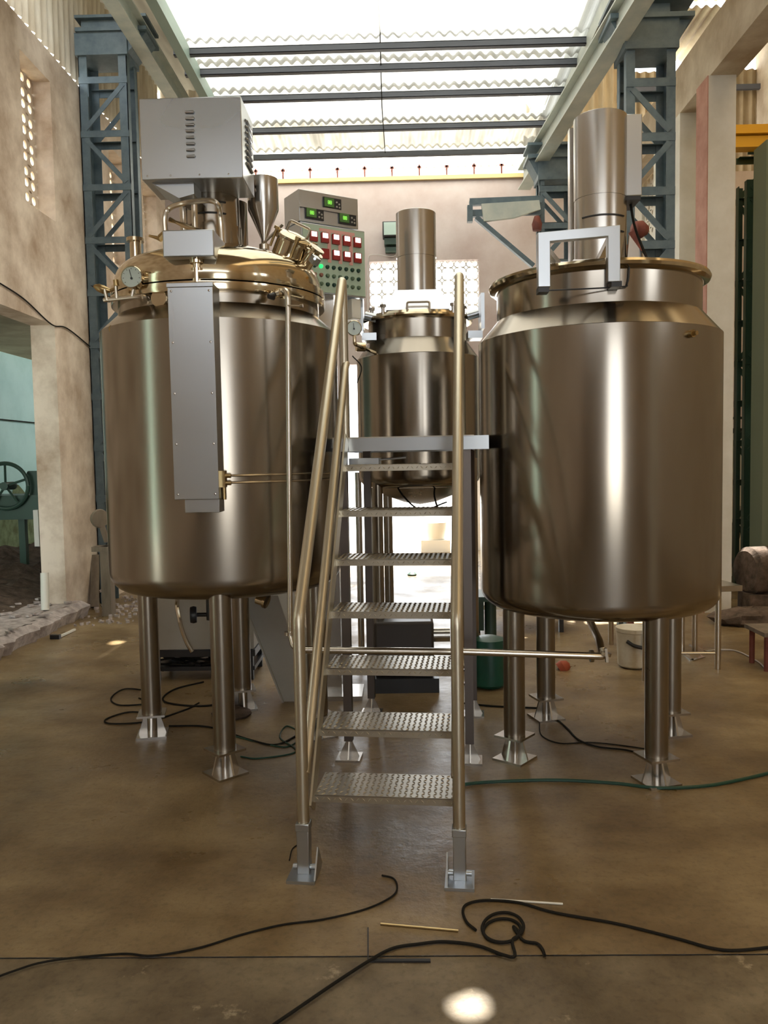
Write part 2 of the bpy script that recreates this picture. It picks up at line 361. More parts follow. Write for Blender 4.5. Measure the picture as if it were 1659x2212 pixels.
# timber/steel details on the wall top
b = MB(); b.bb(-2.3, 2.1, YB-.05, YB, 5.78, 5.84)
o = tag(b.build('wall_top_rail', mat('yellowed_rail', (.62, .48, .22), .6)), 'thin yellowed rail running along the top of the back wall', 'rail')
b = MB()
for i in range(11):
    x = -2.1+i*.41; b.bb(x-.012, x+.012, YB-.05, YB-.03, 5.84, 6.0); b.bb(x-.03, x+.03, YB-.05, YB-.03, 5.95, 5.98); b.build('rail_stud', RUST, o); b = MB()
pass
pl = ['at the far end beside the back wall', 'second out from the back wall', 'midway along the bright roof', 'close behind the nearest purlin', 'nearest the camera at the top of the picture']
for i, y in enumerate(PY):
    b = MB(); z = 5.93
    b.bb(-2.3, 2.12, y-.03, y-.022, z-.07, z); b.bb(-2.3, 2.12, y-.03, y+.03, z-.008, z); b.bb(-2.3, 2.12, y-.03, y+.03, z-.07, z-.062)
    tag(b.build('roof_purlin', PURL), 'dark steel roof purlin '+pl[4-i], 'purlin', 'roof purlins under the corrugated sheets')
for i, y in enumerate((12.45, 13.9)):
    b = MB().bb(2.2 if i == 0 else 3.3, 3.3 if i == 0 else 6, y-.1, y-.04, 7.55, 7.63)
    tag(b.build('cladding_rail', PURL), 'dark horizontal rail across the '+('cream cladding behind the right lattice column' if i == 0 else 'tan cladding of the right aisle'), 'rail')
b = MB().bar((-2.18, 4, 5.86), (-2.18, 12.4, 5.86), .1, .16)
tag(b.build('eave_channel', mat('pale_green_paint', (.28, .38, .34), .5)), 'pale green eave channel along the left edge of the bright roof', 'beam')
b = MB().bar((2.05, 4, 5.86), (2.05, 12.4, 5.86), .1, .16)
tag(b.build('eave_channel', CREAMP), 'pale eave channel along the right edge of the bright roof', 'beam')
b = MB(); b.tube([P(818, -40, 8.0), P(825, 230, 9.9), P(832, 330, 11.5)], .006, 6); 
tag(b.build('roof_wire', CORD), 'thin dark wire hanging along the middle of the roof', 'wire')
# ----- crane rail beams
def crane_beam(a, c, m, lab):
    r = thing('crane_rail_beam', a, lab, 'beam', 'crane rail beams')
    a, c = V(a), V(c); b = MB(); up = V((0, 0, 1))
    b.bar(a, c, .014, .24); b.bar(a+up*.12, c+up*.12, .16, .016); b.bar(a-up*.12, c-up*.12, .16, .016)
    b.build('girder', m, r); MB().bar(a+up*.15, c+up*.15, .05, .045).build('rail', RUST, r)
    return r
A = P(1333, 60, 7.2); B = P(1132, 388, 10.5); D = (A-B)/(A.y-B.y)
crane_beam(A+D*(-3.5), B, CREAMP, 'pale crane rail beam carried by the right lattice columns')
A = P(300, 75, 9.2); crane_beam((A.x, 3.2, A.z), (A.x, 12.3, A.z), CREAMP, 'pale crane rail beam carried by the left lattice column')
# ----- lattice columns
def lattice(x0, x1, y0, dep, ztop, name_label, m=BLUE, step=.455, first=4.95, bracket=None, ph=0, t=.075):
    r = thing('lattice_column', ((x0+x1)/2, y0+dep/2, 0), name_label, 'column', 'lattice columns of the crane way')
    for x in (x0, x1-t):
        for y in (y0, y0+dep):
            b = MB(); s = 1 if y == y0 else -1
            b.bb(x, x+t, y, y+s*.008, 0, ztop); b.bb(x if x == x0 else x+t-.008, x+.008 if x == x0 else x+t, y, y+s*t, 0, ztop); b.build('chord', m, r)
    k = 0; z = first
    while z > .2:
        for y in (y0-.006, y0+dep):
            b = MB(); b.bb(x0, x1, y, y+.006, z-.035, z+.035); b.bb(x0+.02, x1-.02, y, y+.05 if y < y0 else y-.05, z+.03, z+.036); b.build('batten', m, r)
            zz = z-step
            if zz > 0:
                p, q = ((x1-.05, y+.004, z-.05), (x0+.05, y+.004, zz+.05)) if (k+ph) % 2 == 0 else ((x0+.05, y+.004, z-.05), (x1-.05, y+.004, zz+.05))
                b = MB(); b.bar(p, q, .008, .06, (0, 1, 0)) if False else b.bar(p, q, .05, .012, (0, 1, 0)); b.build('lacing_bar', m, r)
        z -= step; k += 1
    if bracket:
        bx0, bx1 = bracket
        b = MB(); b.bb(x0-.02, x1+.02, y0-.03, y0+dep+.03, ztop-.02, ztop+.22); b.bb(bx0, bx1, y0-.06, y0+dep+.06, ztop+.22, ztop+.26); b.bb(bx0, bx1, y0-.06, y0+dep+.06, ztop+.36, ztop+.39)
        b.bb(x0+.05, x1-.05, y0, y0+.01, ztop+.26, ztop+.36)
        if bx1 > x1+.05: b.prism([(x1, y0, ztop), (bx1-.02, y0, ztop+.22), (x1, y0, ztop+.22)], (0, dep, 0))
        if bx0 < x0-.05: b.prism([(x0, y0, ztop), (x0, y0, ztop+.22), (bx0+.02, y0, ztop+.22)], (0, dep, 0))
        b.build('bracket', m, r)
    return r
lattice(-3.49, -2.95, 9.2, .36, 6.13, 'blue-grey steel lattice column left of the left tank', bracket=(-3.49, -2.7), first=5.85, step=.58, t=.095)
lattice(1.99, 2.41, 7.2, .3, 5.07, 'tall blue-grey steel lattice column beside the motor cylinder of the right tank', bracket=(1.84, 2.55), first=4.78, ph=1)
q0, q1 = P(1165, 360, 9.65), P(1238, 360, 9.65)
lattice(q0.x, q1.x, 9.65, .25, P(1200, 385, 9.65).z, 'smaller looking far lattice column behind the right tank motor cylinder', bracket=(q0.x-.14, q1.x+.05), first=4.7, step=.42, ph=1, t=.06)
q0 = P(1612, 600, 9.2)
lattice(q0.x, q0.x+.4, 9.2, .3, 4.6, 'dark green lattice column wrapped in cobwebs at the right edge', m=DGREEN, first=4.9)
b = MB(); c0 = P(1650, 800, 8.6); b.bb(c0.x, c0.x+.4, 8.6, 8.9, 0, 4.8); tag(b.build('sheet_panel', mat('dull_green', (.16, .19, .13), .6)), 'dull green upright panel at the right edge of the aisle', 'panel')
# jib arm
r = thing('jib_arm', P(1100, 455, 9.6), 'blue-grey steel channel bracket arm reaching left from the far lattice column', 'bracket')
a, c = P(1014, 452, 9.6), P(1168, 446, 9.6)
for dz, nm in ((.07, 'channel'), (-.06, 'channel')):
    b = MB(); u = V((0, 0, dz)); b.bar(a+u, c+u, .10, .05); b.bar(a+u+V((0, -.05, 0)), c+u+V((0, -.05, 0)), .008, .075); b.build(nm, BLUE, r)
b = MB(); b.prism([P(1040, 440, 9.5), P(1165, 432, 9.5), P(1168, 452, 9.5), P(1110, 470, 9.5), P(1045, 478, 9.5)], (0, .05, 0)); b.build('gusset_plate', CREAMP, r)
b = MB(); b.bar(P(1028, 470, 9.55), P(1152, 575, 9.55), .05, .075, (0, 1, 0)); b.build('strut', BLUE, r)
b = MB(); b.bar(P(1015, 445, 9.5), P(1015, 480, 9.5), .06, .08); b.build('end_plate', BLUE, r)
b = MB(); b.lathe(P(1160, 500, 9.5), [(0, 0), (.05, .01), (.06, .08), (.03, .17), (0, .18)], 16); tag(b.build('hook_block', RUST), 'dark red hook block hanging under the jib arm', 'hook')
b = MB(); c0 = P(1365, 495, 6.6); b.lathe(c0, [(0, 0), (.06, .02), (.07, .08), (.04, .13), (0, .14)], 20, (1, .3, 0)); b.cyl(c0+V((0, 0, -.02)), c0+V((.06, 0, -.18)), .03)
b.m = M4.Identity(4); b.bar(c0+V((0, .1, -.1)), V((c0.x+.02, c0.y+.1, 0)), .05, .05)
tag(b.build('red_motor_stand', RUST), 'dark red motor on a post behind the right tank', 'motor')
# yellow girder in aisle
r = thing('yellow_crane_girder', (4.6, 9.1, 5.2), 'bright yellow crane girder crossing the right aisle', 'crane')
ya = P(1577, 298, 9.1)
b = MB(); b.bb(3.5, 5.98, 9.0, 9.2, ya.z+.01, ya.z+.10); b.build('upper_beam', YEL, r)
b = MB(); b.bb(3.5, 5.98, 9.04, 9.2, ya.z-.12, ya.z-.005); b.build('lower_beam', YEL, r)
# ================================================================= TANKS
def foot(b1, x, y, zt=.13, s=.075, rot=.6):
    R = M4.Rotation(rot, 3, 'Z')
    b1.box((x, y, .006), (s*2.3, s*2.3, .012), R); b1.box((x, y, zt), (s*2.1, s*2.1, .012), R)
    for a in range(4):
        d = R @ V((math.cos(a*math.pi/2), math.sin(a*math.pi/2), 0)); n_ = V((-d.y, d.x, 0))*.005
        b1.prism([V((x, y, .012))+d*.01-n_, V((x, y, .012))+d*s*1.05-n_, V((x, y, zt-.006))+d*s*.6-n_, V((x, y, zt-.006))+d*.01-n_], n_*2)
    b1.cyl((x, y, .01), (x, y, zt), .03, n=12)
def tank_body(r, cx, cy, R, Rn, zb, zk, zs, zn, zr, Rr, mat_body, lidless=False, knuckle=.09):
    prof = [(0, zb-.03), (R*.5, zb-.025), (R-knuckle-.03, zb)]
    for k in range(1, 9):
        a = k/8*math.pi/2; prof.append((R-knuckle+knuckle*math.sin(a), zb+.0+(knuckle*1.0)*(1-math.cos(a))))
    prof += [(R, zs-.004), (R-.005, zs), (Rn+.002, zn)]
    b = MB(); b.lathe((cx, cy, 0), prof, 128); b.f.pop() if prof[0][0] > 1e-4 else None
    b.build('jacketed_body', mat_body, r, ang=14)
    b = MB(); b.lathe((cx, cy, 0), [(Rn, zn-.01), (Rn, zr-.01)], 128); b.build('neck', STEEL, r)
def legs(r, feet, rad, ztop):
    for x, y, rot in feet:
        b = MB().cyl((x, y, .13), (x, y, ztop), rad, n=28); o = b.build('leg', LEGM, r)
        b = MB(); foot(b, x, y, rot=rot); b.build('foot_plate', STEELB, o)
# --- right tank
cx, cy, R = 1.065, 4.42, .63
RT = thing('mixing_tank', (cx, cy, 0), 'large open-rimmed brushed steel tank on tube legs on the right', 'tank')
tank_body(RT, cx, cy, R, .529, .80, .87, 2.215, 2.325, 2.50, .568, STEEL)
b = MB(); b.lathe((cx, cy, 0), [(.529, 2.475), (.545, 2.478), (.566, 2.49), (.572, 2.505), (.566, 2.518), (.54, 2.522), (.525, 2.515)], 128); b.build('rim', POL, RT)
b = MB(); b.lathe((cx, cy, 0), [(.53, 2.512), (.3, 2.525), (0, 2.53)], 96); b.build('lid', POL, RT)
legs(RT, [(1.228, 3.9, .3), (.583, 4.225, .9), (.87, 4.9, .3), (1.53, 4.6, .2)], .056, .9)
# motor and drive
mc = (1.085, 4.42); b = MB(); b.lathe((mc[0], mc[1], 0), [(.135, 2.56), (.135, 2.95), (.138, 2.95), (.138, 3.37), (.13, 3.375), (0, 3.38)], 64); mo = b.build('motor_cover', STEELB, RT)
for z in (2.84, 2.76):
    b = MB(); b.tube([(mc[0]+.137*math.cos(a), mc[1]+.137*math.sin(a), z) for a in [math.radians(-145+i*10) for i in range(11)]], .005, 6); b.build('slot', BLACK, mo)
bx = P(1352, 250, 4.36); b = MB(); b.bb(bx.x, bx.x+.085, 4.36, 4.56, 2.955, 3.37); b.build('terminal_box', SHEET, RT, bevel=.004)
b = MB(); b.bb(bx.x+.005, bx.x+.08, 4.365, 4.555, 2.935, 2.955); b.build('terminal_box_base', BLACK, RT)
b = MB(); b.tube(smooth([(bx.x+.05, 4.45, 2.94), (bx.x+.06, 4.4, 2.8), (bx.x+.09, 4.3, 2.62), (bx.x+.1, 4.25, 2.53)]), .007, 8); b.build('power_lead', CORD, RT)
b = MB(); b.bar((.965, 4.52, 2.52), (.965, 4.52, 3.36), .05, .05); b.build('guide_post', CONC if False else STEELB, RT)
b = MB(); b.bar((.80, 4.2, 2.55), (1.28, 4.2, 2.55), .05, .06); b.bar((.80, 4.62, 2.55), (1.28, 4.62, 2.55), .05, .06); b.bar((.80, 4.2, 2.55), (.80, 4.62, 2.55), .05, .06)
b.bb(.9, 1.27, 4.22, 4.6, 2.56, 2.60); b.build('drive_mounting_frame', STEELB, RT)
b = MB(); b.prism([(1.2, 4.35, 2.53), (1.38, 4.35, 2.53), (1.22, 4.35, 2.75)], (0, .02, 0)); b.build('gusset', STEELB, RT)
# U bracket in front of the rim
u0, u1 = P(1160, 505, 3.83), P(1338, 488, 3.83); zb0, zb1 = P(1160, 622, 3.83).z, P(1338, 610, 3.83).z
UB = MB(); tw = .058
za = u0.z; zc = u1.z; sl_ = (zc-za)/(u1.x-u0.x)
UB.add([(x, y, z) for y in (3.81, 3.85) for x, z in ((u0.x, zb0), (u0.x+tw, zb0), (u0.x+tw, za+sl_*tw-.045), (u1.x-tw, zc-sl_*tw-.045), (u1.x-tw, zb1), (u1.x, zb1), (u1.x, zc), (u0.x, za))],
       [(0, 1, 2, 7), (7, 2, 3, 6), (3, 4, 5, 6), (8, 15, 10, 9), (15, 14, 11, 10), (11, 14, 13, 12)]+[(k, (k+1) % 8, (k+1) % 8+8, k+8) for k in range(8)])
ub = UB.build('lid_stop_bracket', SHEET, RT, bevel=.003)
for x, z in ((u0.x+.022, zb0), (u1.x-.022, zb1)): MB().bb(x-.018, x+.03, 3.815, 3.885, z-.022, z+.004).build('bracket_end', BLACK, ub)
b = MB(); b.bar((u0.x+.03, 3.865, u0.z-.045), (u0.x+.17, 4.2, 2.57), .03, .03); b.bar((u1.x-.03, 3.865, u1.z-.045), (u1.x-.01, 4.2, 2.57), .03, .03); b.build('bracket_arm', STEELB, ub)
w0 = [P(1168, 628, 3.86), P(1335, 620, 3.87), P(1355, 612, 3.88), P(1360, 572, 3.88)]
b = MB(); b.tube(smooth(w0, 5), .0035, 6); b.build('wire_loop', BLACK, ub)
s = P(1465, 726, 3.93); n_ = (V((s.x, s.y, 0))-V((cx, cy, 0))).normalized()
b = MB(); p0 = V((cx, cy, s.z))+n_*(R-.01); b.cyl(p0, p0+n_*.03, .018, n=14); b.cyl(p0+n_*.03, p0+n_*.05, .011, n=8); b.build('drain_stud', BRASS, RT)
# outlet below
oz = P(1275, 1355, 4.05)
b = MB(); b.tube(elbow([(1.0, 4.35, .8), (1.0, 4.3, .72), P(1295, 1385, 4.0), P(1300, 1412, 3.92)], .03), .02, 12)
b.cyl((.93, 4.3, .765), (1.0, 4.3, .745), .03); b.build('outlet_bend', TUBE, RT)
# --- left tank
cx, cy, R = -1.0, 4.62, .652
LT = thing('mixing_tank', (cx, cy, 0), 'large domed brushed steel tank with a boxed drive on top on the left', 'tank')
tank_body(LT, cx, cy, R, .553, .905, .99, 2.312, 2.40, 2.47, .563, STEEL, knuckle=.11)
b = MB(); b.lathe((cx, cy, 0), [(.555, 2.452), (.585, 2.453), (.588, 2.462), (.588, 2.496), (.58, 2.5), (.562, 2.5)], 128); b.build('body_flange', POL, LT)
b = MB(); b.lathe((cx, cy, 0), [(.562, 2.503), (.586, 2.504), (.588, 2.51), (.588, 2.545), (.57, 2.55)], 128); b.build('lid_flange', POL, LT)
dome = [(.57, 2.55)]
for k in range(1, 10):
    a = k/9*1.15; dome.append((.47+.1*math.cos(a), 2.56+.13*math.sin(a)))
dome += [(.40, 2.72), (.30, 2.755), (.2, 2.775), (.1, 2.785), (0, 2.787)]
b = MB(); b.lathe((cx, cy, 0), dome, 128); b.build('domed_lid', POL, LT, ang=50)
b = MB(); b.lathe((cx, cy, 0), [(.5615, 2.497), (.566, 2.503)], 96); b.build('gasket', BLACK, LT)
legs(LT, [(-.925, 4.06, .75), (-1.49, 4.67, .2), (-1.05, 5.17, .3), (-.5, 4.62, .5)], .057, .96)
# drive on top
b = MB(); b.lathe((-1.02, 4.6, 0), [(.155, 2.75), (.155, 2.9), (.145, 2.9), (.145, 3.13), (.19, 3.13), (.19, 3.15), (.15, 3.15), (.15, 3.17), (.2, 3.17), (.2, 3.20)], 56); dn = b.build('bearing_housing', STEEL, LT)
for z in (3.08, 3.01, 2.95): 
    b = MB(); b.tube([(-1.02+.148*math.cos(a), 4.6+.148*math.sin(a), z) for a in [math.radians(-120+i*10) for i in range(8)]], .005, 6); b.build('slot', BLACK, dn)
b = MB(); b.cyl((-1.07, 4.38, 2.78), (-1.07, 4.38, 3.17), .017); b.cyl((-1.15, 4.46, 2.78), (-1.15, 4.46, 3.15), .02); b.build('guide_shaft', TUBE, LT)
q0, q1 = P(300, 213, 4.25), P(525, 383, 4.25)
b = MB(); b.bb(q0.x, q1.x, 4.25, 4.58, q1.z, q0.z); mb = b.build('drive_cover', SHEET, LT, bevel=.004)
for i in range(8):
    p = P(410+i*.4, 243+i*13.6, 4.25); R_ = .006
    b = MB(); b.lathe((p.x, 4.25, p.z), [(R_, -.024), (R_, .024)], 10, (1, 0, 0)) if False else b.tube([(p.x-.021, 4.252, p.z), (p.x-.019, 4.245, p.z), (p.x+.019, 4.243, p.z), (p.x+.023, 4.252, p.z)], [.003, .0075, .0075, .003], 10)
    b.build('louvre', SHEET, mb)
    b = MB(); b.tube([(q1.x-.001, 4.36, p.z), (q1.x+.006, 4.37, p.z), (q1.x+.006, 4.5, p.z), (q1.x-.001, 4.51, p.z)], .007, 8); b.build('louvre', SHEET, mb)
for x in (q0.x+.03, q0.x+.15, q0.x+.30, q0.x+.45):
    b = MB(); b.lathe((x, 4.25, q1.z+.018), [(.005, 0), (.004, .003), (0, .004)], 8, (0, -1, 0)); b.build('screw', STEELB, mb)
b = MB(); b.prism([(-1.27, 4.3, q1.z), (-1.05, 4.3, q1.z), (-1.05, 4.3, 3.0), (-1.13, 4.3, 2.98)], (0, .25, 0)); b.build('motor_bracket', SHEET, LT)
b = MB(); b.lathe((-.95, 4.8, 0), [(.085, 2.74), (.085, 3.1)], 40); b.build('motor_body', STEEL, LT)
# square box and shaft and long cover
q0, q1 = P(350, 497, 4.0), P(463, 553, 4.0)
b = MB(); b.bb(q0.x, q1.x, 4.0, 4.33, q1.z, q0.z); b.build('sensor_box', SHEET, LT, bevel=.006)
x = P(412, 590, 3.93).x
b = MB(); b.cyl((x, 4.06, 2.4), (x, 4.06, q1.z), .021); b.cyl((x, 4.06, q1.z-.02), (x, 4.06, q1.z), .036); b.cyl((x, 4.06, 2.49), (x, 4.06, 2.56), .03); b.build('vertical_shaft', POL, LT)
c0, c1 = P(361, 613, 3.86), P(470, 1078, 3.86)
b = MB(); b.bb(c0.x, c0.x+.215, 3.86, 4.0, c1.z, c0.z); b.bb(c0.x-.003, c0.x+.218, 3.853, 3.862, c0.z-.018, c0.z+.002); cv = b.build('sight_cover', SHEET, LT, bevel=.002)
for k in range(5):
    for dx in (.018, .197):
        b = MB(); zz = c0.z-.035-k*(c0.z-c1.z-.06)/4; b.lathe((c0.x+dx, 3.86, zz), [(.006, 0), (.005, .003), (0, .004)], 8, (0, -1, 0)); b.build('screw', STEELB, cv)
b = MB(); b.bb(c0.x+.045, c0.x+.212, 3.875, 4.0, c1.z-.065, c1.z); b.build('cover_foot', SHEET, cv, bevel=.002)
# twin thin tubes round the body
for dz in (0, -.035):
    b = MB(); pts = [(c0.x+.22, 3.93, 1.535+dz)]+[(cx+(.672)*math.sin(a), cy-(.672)*math.cos(a), 1.535+dz) for a in [math.radians(14+i*4.5) for i in range(15)]]
    b.tube(pts, .0055, 8); b.build('impulse_tube', TUBE, LT)
b = MB(); b.bb(c0.x+.213, c0.x+.236, 3.90, 3.95, 1.48, 1.56); b.cyl((c0.x+.225, 3.93, 1.42), (c0.x+.225, 3.93, 1.48), .01); b.cyl((c0.x+.234, 3.93, 1.535), (c0.x+.26, 3.93, 1.535), .011); b.cyl((c0.x+.234, 3.93, 1.5), (c0.x+.26, 3.93, 1.5), .011); b.build('tube_fitting', BRASS, LT)
# curved pipe loop on lid
b = MB(); b.tube(smooth([P(357, 500, 4.3), P(356, 470, 4.3), P(366, 450, 4.3), P(400, 438, 4.25), P(450, 433, 4.25), P(470, 442, 4.25), P(476, 470, 4.3), P(481, 535, 4.3)]), .014, 10); b.build('vapour_loop_pipe', TUBE, LT)
b = MB()
b.tube([P(366, 474, 4.35), P(380, 480, 4.35), P(400, 488, 4.35), P(436, 500, 4.35)], [.014, .008, .014, .008], 8); b.build('sampling_valve', POL, LT)
b = MB(); b.tube([P(322, 509, 4.3), P(340, 514, 4.3), P(345, 515, 4.3), P(358, 503, 4.3)], [.006, .01, .02, .018], 10); b.build('vent_valve', BRASS, LT)
b = MB(); p = P(292, 515, 4.75); b.cyl((p.x, p.y, 2.62), (p.x, p.y, p.z-.02), .032); b.cyl((p.x, p.y, p.z-.02), (p.x, p.y, p.z), .05); b.build('nozzle', POL, LT)
# hopper
h0, h1, h2 = P(567, 388, 4.75), P(567, 455, 4.75), P(567, 540, 4.75)
b = MB(); b.lathe((h0.x, 4.75, 0), [(.017, 2.72), (.017, h2.z+.06), (.088, h1.z), (.088, h0.z), (.08, h0.z), (.08, h1.z)], 40); b.build('charging_hopper', STEELB, LT)
b = MB(); b.cyl((h0.x, 4.75, h2.z+.0), (h0.x, 4.75, h2.z+.03), .03); b.bar((h0.x, 4.72, h2.z+.03), (h0.x+.12, 4.68, h2.z+.12), .018, .008); b.build('hopper_valve', TUBE, LT)
# manhole
mc_ = P(626, 545, 4.5); ax = V((.42, -.25, .85)).normalized()
b = MB(); b.lathe(mc_, [(.092, -.12), (.092, .05), (.105, .05), (.105, .062)], 48, ax); mh = b.build('manhole', POL, LT)
b = MB(); b.lathe(mc_+ax*.064, [(.105, 0), (.107, .012), (.09, .03), (.05, .042), (0, .046)], 48, ax); b.build('manhole_cover', POL, mh)
sx = ax.cross(V((0, 1, 0))).normalized(); sy = ax.cross(sx)
q = mc_+ax*.1
b = MB(); b.tube(elbow([q-sx*.06, q-sx*.06+ax*.055, q+sx*.06+ax*.055, q+sx*.06], .015), .007, 8); b.build('cover_handle', TUBE, mh)
for a_ in (20, 110, 200, 290):
    d_ = sx*math.cos(math.radians(a_))+sy*math.sin(math.radians(a_)); q = mc_+d_*.11
    b = MB(); b.cyl(q-ax*.01, q+ax*.085, .007, n=10); b.cyl(q+ax*.085, q+ax*.1, .016, n=10); b.build('swing_bolt', BRASS, mh)
sg = P(672, 556, 4.45); ax2 = V((.6, -.35, .72)).normalized()
b = MB(); b.lathe(sg, [(.035, -.12), (.035, .02), (.052, .02), (.052, .035), (.03, .036), (.03, .05), (.045, .05), (.045, .06), (0, .061)], 32, ax2); b.build('sight_glass_nozzle', POL, LT)
b = MB(); b.lathe(P(680, 562, 4.3), [(.03, -.02), (.03, .02)], 4, ax2); b.lathe(P(680, 562, 4.29), [(.01, -.02), (.01, .03)], 12, V((.1, -1, 0))); b.build('light_fitting', SHEET, LT, bevel=.004)
# gauge and manifold on left
g = P(285, 599, 4.08)
b = MB(); b.lathe(g, [(.056, .03), (.056, -.008), (.052, -.012), (.05, -.004)], 40, (.05, 1, -.05)); ga = b.build('gauge_case', POL, LT)
b = MB(); b.lathe(g+V((0, -.004, 0)), [(.051, 0), (0, -.001)], 32, (.05, 1, -.05)); b.build('gauge_dial', FACE, ga)
b = MB(); b.bar(g+V((.004, -.013, -.014)), g+V((-.008, -.013, .036)), .003, .003); b.cyl(g+V((.002, -.012, -.008)), g+V((.002, -.016, -.008)), .006, n=10)
for k in range(9):
    a = math.radians(-40+k*32.5); p1 = V((math.cos(a)*.038, -.0085, math.sin(a)*.038)); p2 = V((math.cos(a)*.044, -.0085, math.sin(a)*.044)); b.bar(g+p1, g+p2, .002, .002)
b.build('gauge_needle', BLACK, ga)
b = MB(); pts = elbow([P(225, 648, 4.15), P(300, 640, 4.1), P(315, 640, 4.1), P(335, 668, 4.25)], .02); b.tube(pts, .012, 10); b.cyl(P(285, 640, 4.1), g+V((0, .02, -.05)), .009); b.cyl(P(252, 645, 4.12), P(250, 610, 4.12), .009); b.cyl(P(232, 650, 4.14), P(226, 625, 4.14), .009)
b.lathe(P(325, 655, 4.15), [(.02, -.01), (.02, .01)], 16, (1, 0, -.4)); b.build('gauge_manifold', TUBE, LT)
b = MB(); b.tube([P(203, 618, 4.15), P(212, 621, 4.15), P(224, 626, 4.15), P(238, 628, 4.15)], [.008, .02, .022, .01], 14); b.cyl(P(238, 628, 4.15), P(252, 622, 4.15), .008); b.cyl(P(250, 605, 4.12), P(252, 618, 4.12), .014); b.build('relief_valve', BRASS, LT)
b = MB(); b.cyl(P(208, 621, 4.15), P(196, 617, 4.15), .008, .001, n=8); b.build('hose_barb', BLACK, LT)
s = P(243, 712, 4.2); b = MB(); b.cyl((s.x+.06, 4.24, s.z), (s.x, 4.17, s.z), .018, n=12); b.build('drain_stud', BRASS, LT)
# round nozzle at neck beside gauge and vertical pipe with valve
b = MB(); b.lathe(P(345, 645, 4.1), [(.03, .1), (.03, 0), (.042, 0), (.042, -.012), (0, -.013)], 28, (.2, 1, 0)); b.build('side_nozzle', POL, LT)
bv = P(597, 633, 4.12); b = MB(); b.cyl(bv, P(618, 634, 4.0), .014, n=12); b.lathe(bv, [(0, -.03), (.02, -.02), (.024, 0), (.02, .02), (0, .03)], 20, (1, -1, 0)); b.lathe(P(610, 634, 4.02), [(.027, -.008), (.027, .008)], 20, (1, -.2, 0)); b.build('ball_valve', POL, LT)
b = MB(); b.cyl(P(590, 640, 4.1), P(580, 640, 4.08), .02, .012); b.build('valve_handle', BLACK, LT)
vp = elbow([P(600, 632, 4.05), P(617, 626, 3.97), P(622, 640, 3.96), P(627, 1372, 4.0), P(634, 1398, 3.98), P(655, 1404, 3.95)], .018)
b = MB(); b.tube(vp, .0135, 12); b.lathe(P(626, 1368, 4.0), [(.028, -.008), (.028, .008)], 16); b.cyl(P(622, 660, 3.95), P(650, 661, 3.93), .004, n=8); b.lathe(P(651, 661, 3.93), [(.008, -.008), (.008, .008)], 8, (1, 0, 0))
tag(b.build('dip_pipe', TUBE), 'slim polished vertical pipe standing along the front of the left tank', 'pipe')
hp_ = [P(648, 1404, 3.96), P(1010, 1408, 3.93), P(1285, 1417, 3.9), P(1306, 1418, 3.9), P(1302, 1400, 3.92)]
b = MB(); b.tube(elbow(hp_, .02), .0175, 14)
for px, py in ((690, 1404), (1278, 1417)): b.lathe(P(px, py, 3.93), [(.03, -.008), (.03, .008)], 20, (1, 0, 0))
b.lathe(P(1308, 1412, 3.9), [(.028, -.008), (.028, .008)], 20, (.3, 0, 1)); b.bar(P(1308, 1400, 3.88), P(1311, 1430, 3.88), .012, .02)
tag(b.build('transfer_pipe', TUBE), 'polished horizontal transfer pipe running behind the ladder to the right tank outlet', 'pipe')
# valve under left tank
b = MB(); p = P(418, 1328, 4.6); b.lathe(p, [(0, -.02), (.045, -.018), (.05, 0), (.045, .018), (0, .02)], 18, (1, .2, 0)); b.cyl(p, p+V((.1, 0, 0)), .012); b.cyl(p+V((.1, 0, -.03)), p+V((.1, 0, .25)), .025); b.build('bottom_outlet_valve', BLACK, LT)
# --- middle tank
cx, cy = .14, 5.9
CT = thing('storage_vessel', (cx, cy, 0), 'smaller steel vessel with a tall motor cylinder behind the ladder in the middle', 'tank')
tank_body(CT, cx, cy, .44, .352, 1.40, 1.5, 2.315, 2.43, 2.57, .36, STEEL)
b = MB(); b.lathe((cx, cy, 0), [(0, 1.27), (.12, 1.29), (.25, 1.34), (.38, 1.42), (.42, 1.45)], 64); b.build('dished_bottom', LEGM, CT)
b = MB(); b.lathe((cx, cy, 0), [(.352, 2.56), (.39, 2.562), (.395, 2.575), (.39, 2.588), (.35, 2.59)], 96); b.build('rim', POL, CT)
b = MB(); b.lathe((cx, cy, 0), [(.37, 2.59), (.36, 2.61), (0, 2.62)], 64); b.build('flat_lid', POL, CT)
b = MB(); b.lathe((cx, cy, 0), [(.138, 2.68), (.138, 3.03), (.142, 3.03), (.142, 3.34), (.135, 3.345), (0, 3.35)], 56); b.build('motor_cover', STEELB, CT)
b = MB(); b.prism([(cx-.2, cy-.25, 2.66), (cx+.2, cy-.25, 2.66), (cx+.16, cy-.25, 2.76), (cx-.16, cy-.25, 2.76)], (0, .3, 0)); b.bb(cx-.22, cx+.22, cy-.28, cy+.2, 2.62, 2.665); b.build('motor_stool', STEELB, CT)
b = MB(); b.tube(elbow([(cx-.075, cy-.36, 2.59), (cx-.075, cy-.36, 2.655), (cx+.075, cy-.36, 2.655), (cx+.075, cy-.36, 2.59)], .012), .007, 8); b.build('lid_handle', TUBE, CT)
for s_ in (-1, 1):
    for k in range(2):
        b = MB(); x = cx+s_*(.24+.08*k); b.cyl((x, cy-.27+.12*k, 2.58), (x, cy-.27+.12*k, 2.64), .012); b.cyl((x, cy-.27+.12*k, 2.64), (x, cy-.27+.12*k, 2.66), .022, n=8); b.build('clamp_bolt', STEELB, CT)
